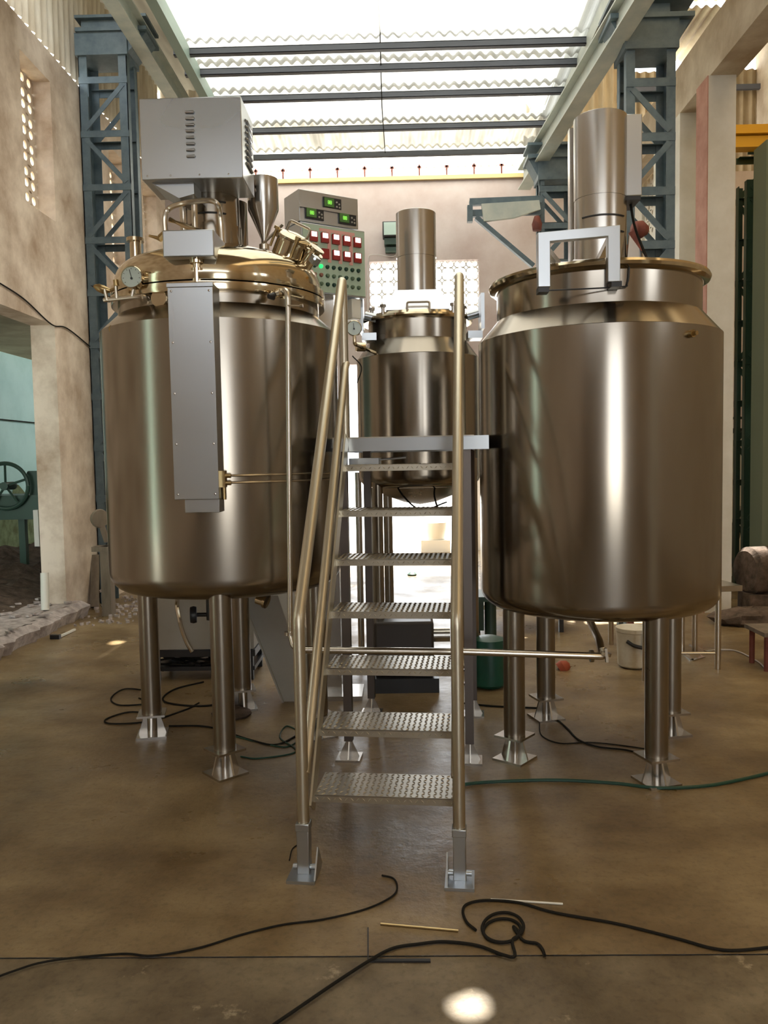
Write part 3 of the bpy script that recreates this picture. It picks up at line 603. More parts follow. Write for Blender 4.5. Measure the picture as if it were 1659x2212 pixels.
for x in (P(1040, 700, 5.7).x, P(782, 690, 5.7).x):
    b = MB(); s_ = 1 if x > cx else -1; b.bb(x-.012, x+.012, 5.6, 5.8, 2.48, 2.72); b.bb(min(x, x-s_*.1), max(x, x-s_*.1), 5.62, 5.78, 2.42, 2.47); b.cyl((x-s_*.02, 5.7, 2.6), (x-s_*.1, 5.7, 2.58), .03); b.build('side_lug', SHEET, CT)
for x, y in ((cx-.3, 5.65), (cx+.36, 5.65), (cx-.24, 6.2), (cx+.3, 6.2)):
    b = MB().cyl((x, y, .1), (x, y, 1.6), .035, n=20); o = b.build('leg', LEGM, CT); b = MB(); foot(b, x, y, .1, .06, .4); b.build('foot_plate', STEELB, o)
g = P(765, 709, 5.3)
b = MB(); b.lathe(g, [(.05, .03), (.05, -.008), (.046, -.011), (.044, -.003)], 32, (-.05, 1, 0)); gb = b.build('gauge_case', POL, CT)
b = MB(); b.lathe(g+V((0, -.003, 0)), [(.045, 0), (0, -.001)], 28, (-.05, 1, 0)); b.build('gauge_dial', FACE, gb)
b = MB(); b.bar(g+V((0, -.011, -.01)), g+V((-.003, -.011, .03)), .003, .003); b.cyl(g+V((0, -.01, -.006)), g+V((0, -.014, -.006)), .006, n=8); b.build('gauge_needle', BLACK, gb)
b = MB(); b.tube(elbow([g+V((0, .02, -.05)), g+V((0, .02, -.1)), (cx-.3, 5.6, g.z-.12), (cx-.25, 5.7, g.z-.14)], .02), .012, 10); b.lathe((-.25, 5.45, g.z-.1), [(.03, -.03), (.03, .03)], 14, (1, .3, 0)); b.build('gauge_pipe', POL, CT)
b = MB(); b.tube(smooth([(-.3, 5.35, 2.28), (-.24, 5.3, 2.2), (-.27, 5.3, 2.1)]), .004, 6); b.build('gauge_lead', CORD, CT)
for s_ in (0, 1):
    b = MB(); x = cx-.2+s_*.32; b.tube(smooth([(x, 5.6, 1.5), (x+.1*(1-s_)-.03, 5.55, 1.36), (x+.2*(1-s_), 5.6, 1.25), (x+.4*(1-s_)-.02, 5.6, 1.3)]), .006, 6); b.build('hanging_lead', CORD, CT)
# stack of pipes and column left of door (background equipment)
for (px, w_, nm, mm, lab) in ((777, 14, 'drain_pipe', STEELB, 'bright steel pipe standing behind the ladder left of the doorway'), (812, 30, 'drain_pipe', LEGM, 'wide dark standing pipe behind the ladder left of the doorway'), (840, 12, 'drain_pipe', LEGM, 'slim dark standing pipe at the left edge of the bright doorway')):
    x = P(px, 1200, 6.6).x; b = MB().cyl((x, 6.6, 0), (x, 6.6, 1.5), w_/1750*6.6/2, n=20); tag(b.build(nm, mm), lab, 'pipe', 'upright pipes behind the ladder')
# motor base box under middle tank
r = thing('gearbox_unit', (.06, 5.7, 0), 'dark boxy motor unit on the floor seen between the ladder treads', 'motor')
a, c = P(808, 1345, 5.5), P(937, 1345, 5.5)
b = MB(); b.bb(a.x, c.x, 5.5, 5.95, .10, a.z); b.build('housing', mat('dark_brown_metal', (.05, .04, .035), .45), r, bevel=.02)
b = MB(); b.bb(a.x-.03, c.x+.03, 5.46, 6.0, 0, .10); b.build('base', BLACK, r)
b = MB(); b.cyl((c.x, 5.7, .35), (c.x+.12, 5.7, .35), .05); b.build('shaft_coupling', STEELB, r)
# ================================================================= CONTROL PANEL
r = thing('control_panel', (-.4, 5.4, 0), 'green faced electrical control panel with red meters and button rows on a post', 'control panel')
ph = math.radians(33); ex = V((math.cos(ph), math.sin(ph), 0)); en = V((math.sin(ph), -math.cos(ph), 0)); ez = V((0, 0, 1))
org = P(652, 630, 5.2); Rp = M4((ex, en*-1, ez)).transposed()
def pb(b, u, n_, z, du, dn, dz): return b.box(org+ex*u+en*n_+ez*z, (du, dn, dz), Rp)
zt = P(650, 478, 5.2).z-org.z; ztt = P(650, 405, 5.2).z-org.z
b = MB(); pb(b, .235, -.11, zt/2, .47, .22, zt); b.build('lower_case', SHEET, r, bevel=.004)
b = MB(); pb(b, .22, -.13, (zt+ztt)/2+.005, .43, .22, ztt-zt-.01); uc = b.build('upper_case', SHEET, r, bevel=.003)
b = MB(); pb(b, .24, .003, zt/2, .45, .006, zt-.02); b.build('face_plate', GREENP, r)
b = MB(); pb(b, .26, .0065, zt-.035, .26, .003, .02)
for u in (.17, .25, .33): pb(b, u+.03, .0065, zt-.14, .026, .003, .19)
b.build('mimic_band', PINK, r)
b = MB(); pb(b, .21, -.012, (ztt+zt)/2-.0, .41, .012, .018); b.build('ledge', SHEET, uc)
for u, z in ((.24, ztt-.06), (.11, zt+.065), (.35, zt+.065)):
    b = MB(); pb(b, u, -.016, z, .13, .012, .07); dd = b.build('controller', BLACK, uc)
    b = MB(); pb(b, u-.025, -.008, z+.002, .07, .006, .055); b.build('display', LCD, dd)
    b = MB()
    for k in range(2):
        for (du_, dz_, wu, wz) in ((0, .01, .008, .002), (0, 0, .008, .002), (0, -.01, .008, .002), (-.005, .005, .002, .01), (.005, .005, .002, .01), (-.005, -.005, .002, .01), (.005, -.005, .002, .01)):
            pb(b, u-.03+k*.015+du_, -.004, z+.002+dz_, wu, .002, wz)
    b.build('digits', DIG, dd)
    for (du_, dz_) in ((.03, .01), (.048, .0), (.03, -.018), (.05, -.02)):
        b = MB(); c_ = org+ex*(u+du_)+en*(-.006)+ez*(z+dz_); b.lathe(c_, [(.006, -.004), (.006, .001), (0, .002)], 10, en); b.build('key', CAB, dd)
ms = [(u, zt-.085) for u in (.085, .165, .245, .325, .405)]+[(u, zt-.185) for u in (.165, .245, .325, .405)]+[(.085, zt-.185)]
for i, (u, z) in enumerate(ms):
    b = MB(); pb(b, u, .014, z, .052, .02, .062); mt = b.build('meter', REDD, r)
    if i not in (5, 9): b = MB(); pb(b, u+.0, .0255, z+.012, .038, .003, .03); b.build('lit_window', LEDW, mt)
for j in range(4):
    for i in range(9):
        u, z = .045+i*.046, zt-.265-j*.055
        if z < .03: continue
        if j == 3 and i == 8:
            b = MB(); b.lathe(org+ex*u+en*.006+ez*z, [(.012, 0), (.012, .01), (.022, .012), (.022, .02), (0, .023)], 18, en); b.build('stop_button', KNOBR, r); continue
        mm = LEDG if (j == 0 and i == 2) else (KNOBG if j == 0 else random.choice([KNOBG, KNOBD, KNOBD, KNOBG]) if not (j == 1 and i in (1, 2)) else KNOBR)
        b = MB(); b.lathe(org+ex*u+en*.006+ez*z, [(.014, 0), (.013, .006), (.010, .014), (0, .016)], 14, en); b.build('push_button', mm, r)
b = MB(); c_ = org+ex*.24+en*-.14; b.bb(c_.x-.06, c_.x+.06, c_.y-.05, c_.y+.05, 0.02, org.z); b.bb(c_.x-.2, c_.x+.2, c_.y-.15, c_.y+.15, 0, .03); b.build('pedestal', STEELB, r)
b = MB(); pb(b, .41, -.1, -.07, .07, .16, .13); b.build('junction_box', WHITEP, r, bevel=.006)
# ================================================================= FLOODLIGHT on back wall
fl = thing('floodlight', P(843, 500, 12.4), 'small box floodlight mounted high on the back wall', 'floodlight')
a, c = P(826, 480, 12.3), P(861, 512, 12.3)
b = MB(); b.bb(a.x, c.x, 12.25, 12.45, c.z, a.z); b.build('housing', BLACK, fl, bevel=.01)
b = MB(); b.bb(a.x+.02, c.x-.02, 12.235, 12.25, c.z+.02, a.z-.02); b.build('lamp_glass', GLASS, fl)
a, c = P(830, 514, 12.3), P(861, 527, 12.3)
b = MB(); b.bb(a.x, c.x, 12.3, 12.48, c.z, a.z); a, c = P(832, 532, 12.3), P(862, 540, 12.3); b.bb(a.x, c.x, 12.35, 12.5, c.z, a.z); b.build('gear_box', DGREEN, fl)
b = MB(); b.tube(smooth([P(855, 540, 12.46), P(850, 553, 12.46), P(805, 550, 12.46), P(796, 562, 12.46), P(794, 620, 12.46), P(795, 690, 12.46)]), .009, 6)
tag(b.build('wall_conduit', PVC), 'thin cable looping round the back wall window from the floodlight', 'cable')
# ================================================================= LADDER + PLATFORM
ph = math.radians(-5.5); lu = V((math.cos(ph), math.sin(ph), 0)); lv = V((-math.sin(ph), math.cos(ph), 0)); L0 = V((-.098, 3.013, 0))
def L(u, v, z): return L0+lu*u+lv*v+V((0, 0, z))
RL = M4((lu, lv, V((0, 0, 1)))).transposed()
LAD = thing('access_ladder', L0, 'steel step ladder with diamond plate treads and tube handrails in the centre', 'ladder')
z1, z7 = .262, 1.575; v1, v7 = .13, 1.04
for k in range(7):
    t = k/6; z = z1+(z7-z1)*t; v = v1+(v7-v1)*t; wdt = .565; d = .235
    b = MB(); b.box(L(0, v+d/2, z-.0025), (wdt, d, .005), RL); b.box(L(0, v+.003, z-.016), (wdt, .006, .03), RL); b.box(L(0, v+d-.003, z-.012), (wdt, .006, .022), RL)
    nx, ny = 24, 10
    for i in range(nx):
        for j in range(ny):
            c_ = L(-wdt/2+(i+.5)*wdt/nx, v+(j+.5)*d/ny, z); a = ph+(math.pi/4 if (i+j) % 2 else -math.pi/4); dx = V((math.cos(a), math.sin(a), 0)); dy = V((-dx.y, dx.x, 0)); up = V((0, 0, .0022))
            b.add([c_-dx*.0105, c_-dy*.003, c_+dx*.0105, c_+dy*.003, c_-dx*.004+up, c_+dx*.004+up], [(0, 1, 4), (1, 2, 5, 4), (2, 3, 5), (3, 0, 4, 5)])
    for i in range(nx):
        c_ = L(-wdt/2+(i+.5)*wdt/nx, v, z-.016); a = (.8 if i % 2 else -.8); dx = lu*math.cos(a)+V((0, 0, math.sin(a))); dy = lu*-math.sin(a)+V((0, 0, math.cos(a))); up = lv*-.002
        b.add([c_-dx*.009, c_-dy*.0025, c_+dx*.009, c_+dy*.0025, c_-dx*.004+up, c_+dx*.004+up], [(0, 1, 4), (1, 2, 5, 4), (2, 3, 5), (3, 0, 4, 5)])
    b.build('tread', TREAD, LAD, ang=20)
for s_ in (-1, 1):
    u = .3*s_
    pts = elbow([L(u, 0, .2), L(u, 0, 1.0), L(u, 1.19, 2.53), L(u, 1.2, 2.46), L(u, 1.2, 2.1)], .035, 6)
    b = MB(); b.tube(pts, .0235, 16); b.tube([L(u, 1.2, 2.12), L(u, 1.2, 1.7)], .0235, 16); b.build('handrail', RAIL, LAD)
    b = MB(); b.tube(elbow([L(u*.97, .0, .40), L(u*.97, .06, .47), L(u*.97, 1.16, 2.06), L(u*.97, 1.2, 2.1)], .02), .0205, 14); b.build('midrail', RAIL, LAD)
    b = MB(); a_, c_ = L(u*.955, .10, .22), L(u*.955, 1.14, 1.71); b.bar(a_, c_, .009, .085); b.bar(a_+lu*(-s_*.0)+V((0, -.02, .05))*.8, c_+V((0, -.02, .05))*.8, .03, .006, lv+V((0, 0, .0))) if False else None
    b.build('stringer', RAIL, LAD)
    b = MB(); b.box(L(u, 0, .11), (.048, .05, .2), RL); b.box(L(u, -.001, .195), (.054, .056, .03), RL); ft = b.build('foot', SHEET, LAD, bevel=.003)
    b = MB(); b.box(L(u, -.01, .006), (.11, .14, .012), RL); b.prism([L(u-.05*s_, -.07, .012), L(u-.05*s_, .07, .012), L(u-.05*s_, .0, .11)], lu*(.006)); b.cyl(L(u-.045, .0, .03), L(u+.045, 0, .03), .01); b.build('base_plate', SHEET, ft)
PLT = thing('work_platform', L(0, 1.6, 0), 'low steel work platform on square legs between the two large tanks', 'platform')
b = MB(); b.box(L(.0, 1.60, 1.715), (.73, .86, .006), RL); b.build('deck', TREAD, PLT)
b = MB(); b.box(L(.04, 1.175, 1.68), (.80, .01, .07), RL); b.box(L(.0, 2.03, 1.68), (.73, .01, .07), RL); b.box(L(-.36, 1.6, 1.68), (.01, .85, .07), RL); b.box(L(.36, 1.6, 1.68), (.01, .85, .07), RL); b.build('fascia', SHEET, PLT)
for u, v in ((-.32, 1.22), (.325, 1.22), (-.3, 2.0), (.34, 2.0)):
    b = MB(); b.box(L(u, v, .9), (.045, .045, 1.6), RL); o = b.build('leg', PLEG, PLT); b = MB(); b.box(L(u, v, .006), (.13, .13, .012), RL)
    b.prism([L(u-.055, v, .012), L(u+.055, v, .012), L(u, v, .13)], lv*.006); b.prism([L(u, v-.055, .012), L(u, v+.055, .012), L(u, v, .13)], lu*.006); b.build('foot_plate', STEELB, o)
b = MB(); b.box(L(-.22, 1.35, 1.585), (.16, .12, .05), RL); b.cyl(L(-.14, 1.35, 1.6), L(.0, 1.35, 1.61), .006); b.build('cable_bracket', SHEET, PLT)
# ================================================================= BACKGROUND EQUIPMENT
# cabinet behind left tank
r = thing('electrical_cabinet', (-1.45, 6.1, 0), 'grey sheet cabinet on a black frame behind the legs of the left tank', 'cabinet')
a, c = P(328, 1405, 5.85), P(545, 1280, 5.85)
b = MB(); b.bb(a.x, c.x, 5.85, 6.3, a.z, 1.55); b.build('body', CAB, r, bevel=.005)
b = MB(); b.bb(a.x-.01, c.x+.01, 5.84, 6.3, a.z-.05, a.z)
for x in (a.x+.03, c.x-.03):
    for y in (5.87, 6.25): b.bb(x-.02, x+.02, y-.02, y+.02, .0, a.z-.05)
b.bb(a.x, c.x, 5.86, 6.3, .07, .1); b.build('stand', BLACK, r)
b = MB()
for k in range(16):
    x = a.x+.05+random.random()*(c.x-a.x-.1); y = 5.88+random.random()*.2
    b.tube(smooth([(x, y, a.z-.05), (x+random.uniform(-.08, .08), y-.02, .16), (x+random.uniform(-.2, .2), y, .12), (x+random.uniform(-.3, .3), y-.03, .11)], 5), .008, 6)
b.build('cable_bundle', CORD, r)['kind'] = 'stuff'
b = MB(); b.tube(smooth([(-1.25, 5.0, .9), P(385, 1290, 5.75), P(388, 1340, 5.75), P(400, 1380, 5.75), P(415, 1408, 5.75)]), [.016]*33, 8); b.build('flexible_hose', TUBE, LT)
# chute
r = thing('discharge_chute', P(590, 1400, 5.3), 'dark grey tapering sheet metal chute leaning behind the ladder', 'chute')
b = MB(); b.prism([P(522, 1290, 5.3), P(600, 1285, 5.3), P(672, 1500, 5.3), P(618, 1532, 5.3)], (.05, .35, 0)); b.build('chute_body', CAB, r, bevel=.004)
b = MB(); b.bar(P(522, 1290, 5.29), P(618, 1532, 5.29), .01, .03, (0, 1, 0)); b.build('flange', CAB, r)
b = MB(); p = P(565, 1297, 4.8); b.lathe(p, [(.03, -.03), (.03, .03)], 18, (1, -.3, -.3)); b.lathe(p+V((.03, -.02, 0)), [(.045, -.008), (.045, .008), (0, .01)], 18, (1, -.3, -.3)); tag(b.build('pipe_union', POL), 'small polished pipe union under the left tank', 'fitting')
# green bin, vise stand, white-topped table
b = MB(); p = P(1057, 1495, 5.6); b.lathe((p.x, p.y, 0), [(.10, .01), (.12, .03), (.125, .3), (.115, .34), (.05, .36), (0, .36)], 32); tag(b.build('gas_drum', GREENB), 'green metal drum on the floor between the right tank leg and ladder', 'drum')
r = thing('bench_vice_stand', P(1060, 1395, 6.6), 'dark green pedestal stand behind the green drum', 'stand'); p = V((P(1060, 1395, 6.8).x, 6.8, 0))
b = MB(); b.lathe(p, [(.2, 0), (.2, .02), (.07, .06), (.05, .1), (.05, .45)], 20); b.build('pedestal', DGREEN, r)
b = MB(); b.bb(p.x-.12, p.x-.06, 6.75, 6.85, .15, .45); b.bb(p.x-.2, p.x+.25, 6.6, 7.0, .42, .46); b.build('jaw', DGREEN, r)
r = thing('white_table', (.95, 7.6, 0), 'white topped work table behind the right tank', 'table')
a, c = P(1015, 1300, 7.6), P(1120, 1300, 7.6)
b = MB(); b.bb(a.x, c.x+.4, 7.3, 7.9, a.z-.02, a.z+.02); b.build('table_top', WHITEP, r)
for x in (a.x+.05, c.x+.35):
    for y in (7.35, 7.85): MB().bb(x-.02, x+.02, y-.02, y+.02, 0, a.z-.02).build('leg', BLACK, r)
b = MB(); p = G(940, 1320); x_ = P(940, 1150, 14); b.lathe((x_.x, 14, x_.z-.12), [(.17, 0), (.2, .05), (.22, .3), (.21, .3)], 24); b.bb(x_.x-.25, x_.x+.25, 13.8, 14.2, 0, x_.z-.12) 
tag(b.build('washbasin_stand', WHITEP), 'white basin on a stand outside the bright doorway', 'basin')
b = MB(); p = G(890, 1243); b.lathe(p, [(.06, 0), (.07, .02), (.03, .05), (0, .06)], 12); tag(b.build('stone', DGREEN), 'small dark lump lying on the bright floor near the doorway', 'stone')
b = MB(); p = G(1208, 1446); b.lathe(p, [(.05, 0), (.055, .04), (.03, .08), (0, .09)], 12, (1, 0, .6)); tag(b.build('red_rag', mat('rust_orange', (.35, .07, .03), .7)), 'small rust-red lump on the floor behind the right tank legs', 'rag')
# bucket w/ spill, stainless stands
r = thing('paint_bucket', G(1368, 1448), 'dirty white plastic bucket with black drips under the right tank', 'bucket'); p = G(1368, 1440)
hb = P(1368, 1345, p.y).z
b = MB(); b.lathe((p.x, p.y, 0), [(.095, .005), (.115, .02), (.125, hb*.8), (.13, hb*.82), (.13, hb*.9), (.12, hb*.9)], 32); b.build('pail', BUCK, r)
b = MB(); b.tube(smooth([(p.x+.06, p.y-.13, .36), (p.x+.05, p.y-.135, .2), (p.x+.06, p.y-.13, .12)]), .022, 8); b.tube(smooth([(p.x-.08, p.y-.11, .22), (p.x-.03, p.y-.13, .19), (p.x+.05, p.y-.135, .17)]), .014, 8); b.build('black_drip', BLACK, r)
r = thing('steel_table', (2.3, 6.5, 0), 'small stainless steel table on tube legs to the right of the right tank', 'table')
tz = .62; pts = [G(1440, 1236, tz), G(1505, 1242, tz), G(1604, 1268, tz), G(1440, 1275, tz)]
b = MB(); b.prism(pts, (0, 0, .012)); a, c = pts[3], pts[2]; b.prism([(a.x, a.y, tz-.03), (c.x, c.y, tz-.03), (c.x, c.y, tz), (a.x, a.y, tz)], (0, .01, 0)); b.build('table_top', STEELB, r)
fx = G(1580, 1465); fb = G(1480, 1392)
for x, y in ((fx.x, pts[2].y+.04), (pts[3].x+.05, pts[2].y+.06), (pts[1].x-.03, pts[1].y-.05), (pts[0].x+.05, pts[1].y-.05)):
    MB().cyl((x, y, 0), (x, y, tz), .022, n=16).build('leg', TUBE, r)
b = MB(); b.cyl((fx.x, pts[2].y+.04, .12), (pts[3].x+.05, pts[2].y+.06, .12), .01, n=10); b.build('stretcher', TUBE, r)
b = MB(); b.bar(G(1470, 1405), G(1495, 1428), .03, .02); b.bar(G(1495, 1428), G(1520, 1420), .03, .02); b.bar(G(1490, 1392), G(1520, 1422), .012, .012); b.bar(G(1525, 1408), G(1545, 1405), .04, .015)
tag(b.build('angle_offcut', STEELB), 'bright steel angle offcut lying on the floor beside the stainless table', 'offcut')
b = MB(); b.tube([v+V((0, 0, .008)) for v in smooth([G(1545, 1405), G(1590, 1408), G(1635, 1430), G(1659, 1450), G(1700, 1470)])], .006, 6); tag(b.build('thin_white_hose', PVC), 'thin pale hose curving over the floor at the right edge', 'hose')
for i, (px, py) in enumerate(((1320, 1392), (1394, 1470))):
    g_ = G(px, py); b = MB().cyl((g_.x, g_.y, 0), (g_.x, g_.y, .75), .022, n=14); tag(b.build('steel_post', TUBE), ('slim steel post standing left of the dirty bucket' if i == 0 else 'slim steel post standing right of the dirty bucket'), 'post')
r = thing('wooden_stool', G(1655, 1450), 'brown wooden stool leg and seat edge cut off by the right picture edge', 'stool'); p = G(1650, 1450)
b = MB(); sz = P(1650, 1365, p.y).z; b.bb(p.x-.02, p.x+.35, p.y-.05, p.y+.3, sz-.03, sz); b.build('seat', WOOD, r)
for dx, dy in ((0.02, 0), (.3, 0), (.02, .25), (.3, .25)): MB().cyl((p.x+dx, p.y+dy, 0), (p.x+dx, p.y+dy, sz-.03), .02, n=10).build('leg', RUST, r)
# junk on right: motor casting, plank, tarpaulin wall, drums
def blob(name, c, rad, sc, m, label, cat, seed, n=18):
    random.seed(seed); b = MB(); rings = []
    for i in range(n//2+1):
        th = math.pi*i/(n//2)
        for k in range(n):
            a = 2*math.pi*k/n; q = rad*(1+random.uniform(-.16, .16)); rings.append((c[0]+sc[0]*q*math.sin(th)*math.cos(a), c[1]+sc[1]*q*math.sin(th)*math.sin(a), max(0, c[2]+sc[2]*q*math.cos(th))))
    b.add(rings, [(i*n+k, i*n+(k+1) % n, (i+1)*n+(k+1) % n, (i+1)*n+k) for i in range(n//2) for k in range(n)])
    return tag(b.build(name, m, ang=40), label, cat)
p = P(1625, 1190, 8.2)
r = thing('old_motor', (p.x, 8.2, 0), 'old dark motor casing lying at the far right beyond the stainless table', 'motor')
b = MB(); b.lathe((p.x-.1, 8.15, .42), [(0, 0), (.2, .01), (.24, .05), (.24, .5), (.2, .55), (0, .55)], 32, (1, .2, 0)); b.build('casing', DIRT, r)
b = MB(); b.bb(p.x-.1, p.x+.5, 8.0, 8.3, 0, .2); b.build('bed', DIRT, r)
b = MB(); a = P(1562, 1215, 9.7); b.bar((a.x, 9.7, .1), P(1603, 1095, 10.1), .12, .04); tag(b.build('leaning_plank', WOOD), 'grey plank leaning beside the old motor at the right', 'plank')
b = MB(); p = P(1590, 1020, 10.5)
n = 14; vs = []
for i in range(n+1):
    for k in range(9): vs.append((p.x-.35+i*.05, 10.5+.05*math.sin(i*1.3+k), P(1590, 935, 10.5).z*(k/8)*1.0+.02*math.sin(i*2.1)))
b.add(vs, [(i*9+k, (i+1)*9+k, (i+1)*9+k+1, i*9+k+1) for i in range(n) for k in range(8)])
b.add([(x, y+.35, z) for x, y, z in vs], [(i*9+k, i*9+k+1, (i+1)*9+k+1, (i+1)*9+k) for i in range(n) for k in range(8)]); b.bb(p.x-.35, p.x+.35, 10.6, 10.85, 0, P(1590, 940, 10.5).z)
tag(b.build('wrapped_bale', WHITEP), 'pale sheet wrapped bale standing against the aisle behind the right tank', 'bale')
b = MB(); a, c = P(1560, 905, 10), P(1659, 900, 10); b.bar((a.x-.3, 10, a.z), (c.x+.3, 10, c.z), .03, .03); b.bar(P(1590, 905, 10), P(1590, 925, 10), .03, .03); b.prism([P(1560, 905, 10), P(1560, 935, 10), P(1600, 935, 10), P(1610, 925, 10), P(1580, 925, 10)], (0, .3, 0)); b.bar(P(1640, 905, 10), (P(1640, 905, 10).x, 10, 0), .05, .05)
tag(b.build('machine_arm', BLACK), 'black horizontal machine arm crossing the aisle above the bale', 'machine')
blob('scrap_heap', (P(1630, 1230, 7.6).x, 7.6, .05), .3, (1.3, .7, .35), DIRT, 'dark low heap of scrap in front of the old motor', 'scrap', 3)
# left yard
struct(MB().bb(-7.2, -7.0, -6, 26, 0, 4.5).build('wall_yard', YARD))
b = MB(); n = 60
top = [.95+.25*random.random()+.15*math.sin(i*.7) for i in range(n+1)]
vs = []
for i in range(n+1):
    y = 5+9*i/n; vs += [(-6.98, y+4, 0), (-6.985, y+4, top[i])]
b.add(vs, [(2*i, 2*i+2, 2*i+3, 2*i+1) for i in range(n)]); struct(b.build('trim_7', MOSS))
b = MB(); b.tube([(-6.95, 3, 2.42), (-6.95, 16, 2.42)], .012, 6); tag(b.build('yard_wire', CORD), 'dark wire running across the pale green yard wall', 'wire')
r = thing('flywheel_machine', (-5.0, 10.2, 0), 'old green machine with a spoked flywheel outside the left opening', 'machine')
wc = P(12, 1050, 9.9)
b = MB(); n = 40
for k in range(n):
    pass
b.tube([(wc.x+.28*math.cos(2*math.pi*k/n), 9.9, wc.z+.28*math.sin(2*math.pi*k/n)) for k in range(n+1)], .025, 8)
for k in range(5): a = 2*math.pi*k/5+.3; b.tube([(wc.x, 9.9, wc.z), (wc.x+.27*math.cos(a), 9.9, wc.z+.27*math.sin(a))], .015, 6)
b.cyl((wc.x, 9.85, wc.z), (wc.x, 10.1, wc.z), .05); b.build('flywheel', DGREEN, r)
b = MB(); b.bb(wc.x-.5, wc.x+.75, 9.95, 10.6, wc.z-.42, wc.z-.12); b.bb(wc.x+.25, wc.x+.55, 10, 10.4, wc.z-.12, wc.z+.18); b.cyl((wc.x+.2, 10.1, wc.z+.12), (wc.x+.6, 10.1, wc.z+.12), .06)
for x in (wc.x-.4, wc.x+.1, wc.x+.6): b.bar((x, 10.1, 0), (x, 10.1, wc.z-.4), .08, .08)
b.build('bed', DGREEN, r)
MB().bb(wc.x+.35, wc.x+.41, 9.85, 9.95, wc.z-.75, wc.z-.3).build('white_bracket', WHITEP, r)
random.seed(5)
b = MB(); N = 26; vs = []
for i in range(N+1):
    for j in range(N+1):
        x = -6.9+i*(3.1/N); y = 6.6+j*(5.6/N); vs.append((x, y, .14+.25*max(0, math.sin((x+6.9)/3.1*math.pi))*(.6+.8*random.random())))
b.add(vs, [(i*(N+1)+j, (i+1)*(N+1)+j, (i+1)*(N+1)+j+1, i*(N+1)+j+1) for i in range(N) for j in range(N)])
tag(b.build('rubble_heap', DIRT, ang=10), 'dark heap of soil and debris outside the left opening', 'rubble')['kind'] = 'stuff'
b = MB()
for k in range(60):
    x = random.uniform(-4.2, -3.35); y = random.uniform(6.6, 9.2); b.box((x, y, .17+random.random()*.01), (random.uniform(.02, .12), random.uniform(.02, .08), .02), M4.Rotation(random.random()*3, 3, 'Z'))
for k in range(140):
    x = random.uniform(-3.4, -2.75); y = random.uniform(7.9, 9.6); s = random.uniform(.008, .03); b.box((x, y, s/2), (s, s*1.4, s), M4.Rotation(random.random()*3, 3, 'Z'))
tag(b.build('loose_chippings', BROKEN), 'scattered pale chippings along the foot of the left wall', 'debris')['kind'] = 'stuff'
a, c = G(-40, 1415), G(128, 1352)
b = MB(); b.cyl((a.x, a.y, .055), (c.x, c.y, .055), .055, n=20); tag(b.build('fallen_pipe', PVC), 'pale thick pipe lying along the broken sill on the left', 'pipe')
a = V((-3.42, 8.85, 0)); c = P(206, 1200, 9.08)
b = MB(); b.bar(a+V((0, 0, .02)), c, .085, .07); tag(b.build('leaning_post', WOOD), 'weathered square post leaning on the left wall', 'post')
p = P(105, 1268, 8.0); c = P(110, 1233, 8.1)
b = MB(); b.cyl((p.x, 7.9, .17), (c.x, 7.95, c.z), .04, n=12); tag(b.build('white_pipe_stub', WHITEP), 'short white pipe stub standing at the far jamb of the left opening', 'pipe')
r = thing('hammer', G(130, 1376), 'small hammer lying on the floor near the left wall', 'hammer')
b = MB(); b.bar(G(110, 1380)+V((0, 0, .02)), G(130, 1380)+V((0, 0, .02)), .04, .04); b.build('head', BLACK, r)
b = MB(); b.bar(G(130, 1378)+V((0, 0, .015)), G(162, 1363)+V((0, 0, .015)), .018, .018); b.build('handle', WHITEP, r)
b = MB(); a = P(215, 1120, 8.4); b.lathe((a.x, 8.4, a.z), [(.09, -.03), (.1, 0), (.09, .03), (.03, .035)], 20, (1, -1, 0)); b.cyl(a, a+V((.05, .05, -.25)), .03); b.bb(a.x-.1, a.x+.15, 8.4, 8.6, a.z-.35, a.z-.3); b.bb(a.x-.02, a.x+.08, 8.42, 8.55, 0, a.z-.3)
tag(b.build('pump_casting', WOOD), 'dark brown pump casting on a stand behind the left tank', 'pump')
b = MB(); b.tube([V((XL+.012, v.y, v.z)) for v in smooth([(0, 7.0, 3.22), (0, 7.6, 3.16), (0, 8.2, 3.02), (0, 8.6, 3.04), (0, 9.4, 2.9)])], .007, 6); tag(b.build('wall_cable', CORD), 'dark cable sagging over the lintel of the left opening', 'cable')
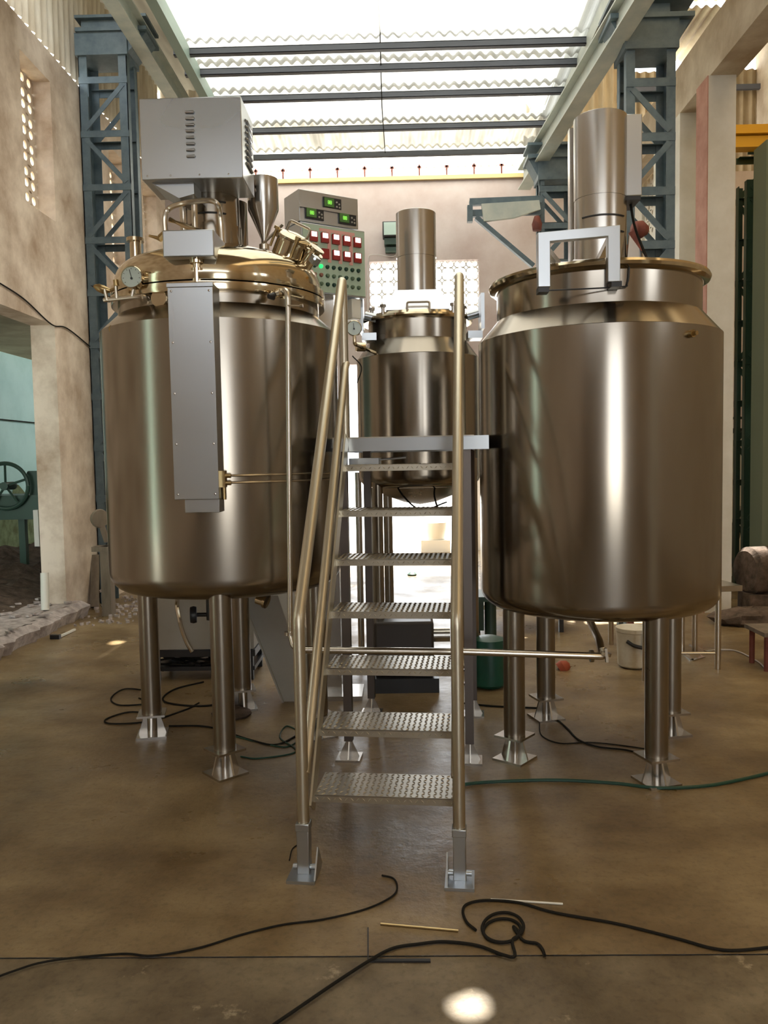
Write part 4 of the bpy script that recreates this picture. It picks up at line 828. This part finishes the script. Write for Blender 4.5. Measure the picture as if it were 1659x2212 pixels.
# ================================================================= FLOOR LINES
def cable(name, pts, r, m, label, cat='cable', z=None):
    q = [G(*p) for p in pts]; b = MB(); s = smooth(q, 7); b.tube([v+V((0, 0, r)) for v in s], r*.85, 7); return tag(b.build(name, m), label, cat)
cable('floor_cable', [(-60, 2135), (30, 2100), (110, 2078), (260, 2063), (330, 2067), (430, 2050), (520, 2022), (610, 2000), (700, 1988), (790, 1966), (845, 1940), (858, 1920), (850, 1900), (825, 1893)], .0042, CORD, 'thin black cable snaking over the floor on the left front')
cable('floor_cable', [(560, 2240), (640, 2185), (720, 2130), (800, 2078), (850, 2052), (905, 2043), (960, 2038), (1030, 2046), (1085, 2066), (1112, 2069), (1106.9, 2035.2), (1126.0, 2021.1), (1130.8, 2001.8), (1119.8, 1984.5), (1097.0, 1975.3), (1070.7, 1977.3), (1049.9, 1989.6), (1041.8, 2007.9), (1048.9, 2025.7), (1068.5, 2037.1), (1093.5, 2038.8), (1115.0, 2030.7), (1125.5, 2016.3), (1121.5, 2001.1), (1104.6, 1990.6), (1081.0, 1988.5), (1058.8, 1995.2), (1045.9, 2008.4), (1046.4, 2023.3), (1059.9, 2035.0), (1081.5, 2039.8), (1103.3, 2036.7), (1117.7, 2027.3), (1119.9, 2015.6), (1109.2, 2005.9), (1130, 2035), (1160, 2042), (1172, 2055), (1177, 2068)], .0062, CORD, 'black cable from the bottom edge ending in a small coil')
cable('floor_cable', [(1028, 2013), (1008, 1995), (1000, 1970), (1012, 1955), (1050, 1948), (1120, 1953), (1200, 1975), (1330, 1998), (1460, 2030), (1540, 2052), (1600, 2056), (1700, 2045)], .0058, CORD, 'black cable running off to the right front edge')
cable('green_hose', [(985, 1700), (1060, 1693), (1200, 1689), (1330, 1696), (1420, 1706), (1520, 1702), (1600, 1688), (1700, 1664)], .0095, HOSEG, 'long green hose lying across the floor in front of the right tank', 'hose')
cable('leg_wire', [(1165, 1515), (1195, 1548), (1225, 1575), (1250, 1600), (1290, 1615), (1350, 1622), (1392, 1632)], .006, CORD, 'black wire between the back and front legs of the right tank', 'wire')
cable('leg_wire', [(1165, 1560), (1170, 1590), (1210, 1607), (1270, 1605), (1330, 1610), (1400, 1620)], .004, CORD, 'thinner black wire looping beside the legs of the right tank', 'wire')
cable('leg_wire', [(990, 1520), (1060, 1527), (1120, 1530), (1170, 1532)], .007, CORD, 'black wire lying behind the left legs of the right tank', 'wire')
cable('coil_wire', [(330, 1495), (270, 1490), (240, 1510), (260, 1525), (330, 1520), (300, 1510)], .006, CORD, 'dark cable loop on the floor behind the left tank leg', 'cable')
cable('coil_wire', [(335, 1545), (280, 1540), (230, 1555), (240, 1565), (320, 1560), (400, 1535), (430, 1520)], .006, CORD, 'dark cable loop beside the foot of the left tank leg', 'cable')
cable('coil_wire', [(440, 1475), (380, 1490), (352, 1510), (370, 1522), (440, 1527), (520, 1515)], .007, CORD, 'dark cable loop between the legs of the left tank', 'cable')
cable('coil_wire', [(365, 1570), (450, 1572), (540, 1600), (600, 1610), (660, 1580), (700, 1570)], .006, CORD, 'cable running from the left tank foot to the ladder', 'cable')
cable('coil_wire', [(500, 1590), (560, 1605), (620, 1615), (650, 1590), (620, 1570), (605, 1595), (640, 1625), (560, 1640), (520, 1636)], .005, HOSEG, 'dark green cable tangle beside the front leg of the left tank', 'cable')
cable('coil_wire', [(625, 1860), (632, 1835), (650, 1825), (668, 1832)], .003, CORD, 'small wire loop round the left foot of the ladder', 'wire')
for (a, c, lab, m_) in ((G(1060, 1945), G(1216, 1955), 'thin pale welding rod lying behind the floor cables', WHITEP), (G(822, 1998), G(990, 2013), 'faint thin rod lying on the floor in front of the ladder', BRASS)):
    b = MB(); b.cyl(a+V((0, 0, .004)), c+V((0, 0, .004)), .004, n=8); tag(b.build('welding_rod', m_), lab, 'rod')
b = MB(); p = G(500, 1545); b.lathe(p, [(.12, 0), (.13, .015), (.1, .03), (0, .03)], 10); tag(b.build('dark_rag', DIRT), 'dark crumpled rag by the back foot of the left tank', 'rag')
b = MB(); a = G(795, 2000); c = G(1005, 2072); b.bar(G(795, 2004)+V((0, 0, .0)), G(795, 2075), .004, .004); b.bar(G(798, 2075)+V((0, 0, .0)), G(930, 2075), .012, .006)
tag(b.build('floor_patch_edge', BLACK), 'dark broken edge of the patch in the floor joint at the front', 'crack')
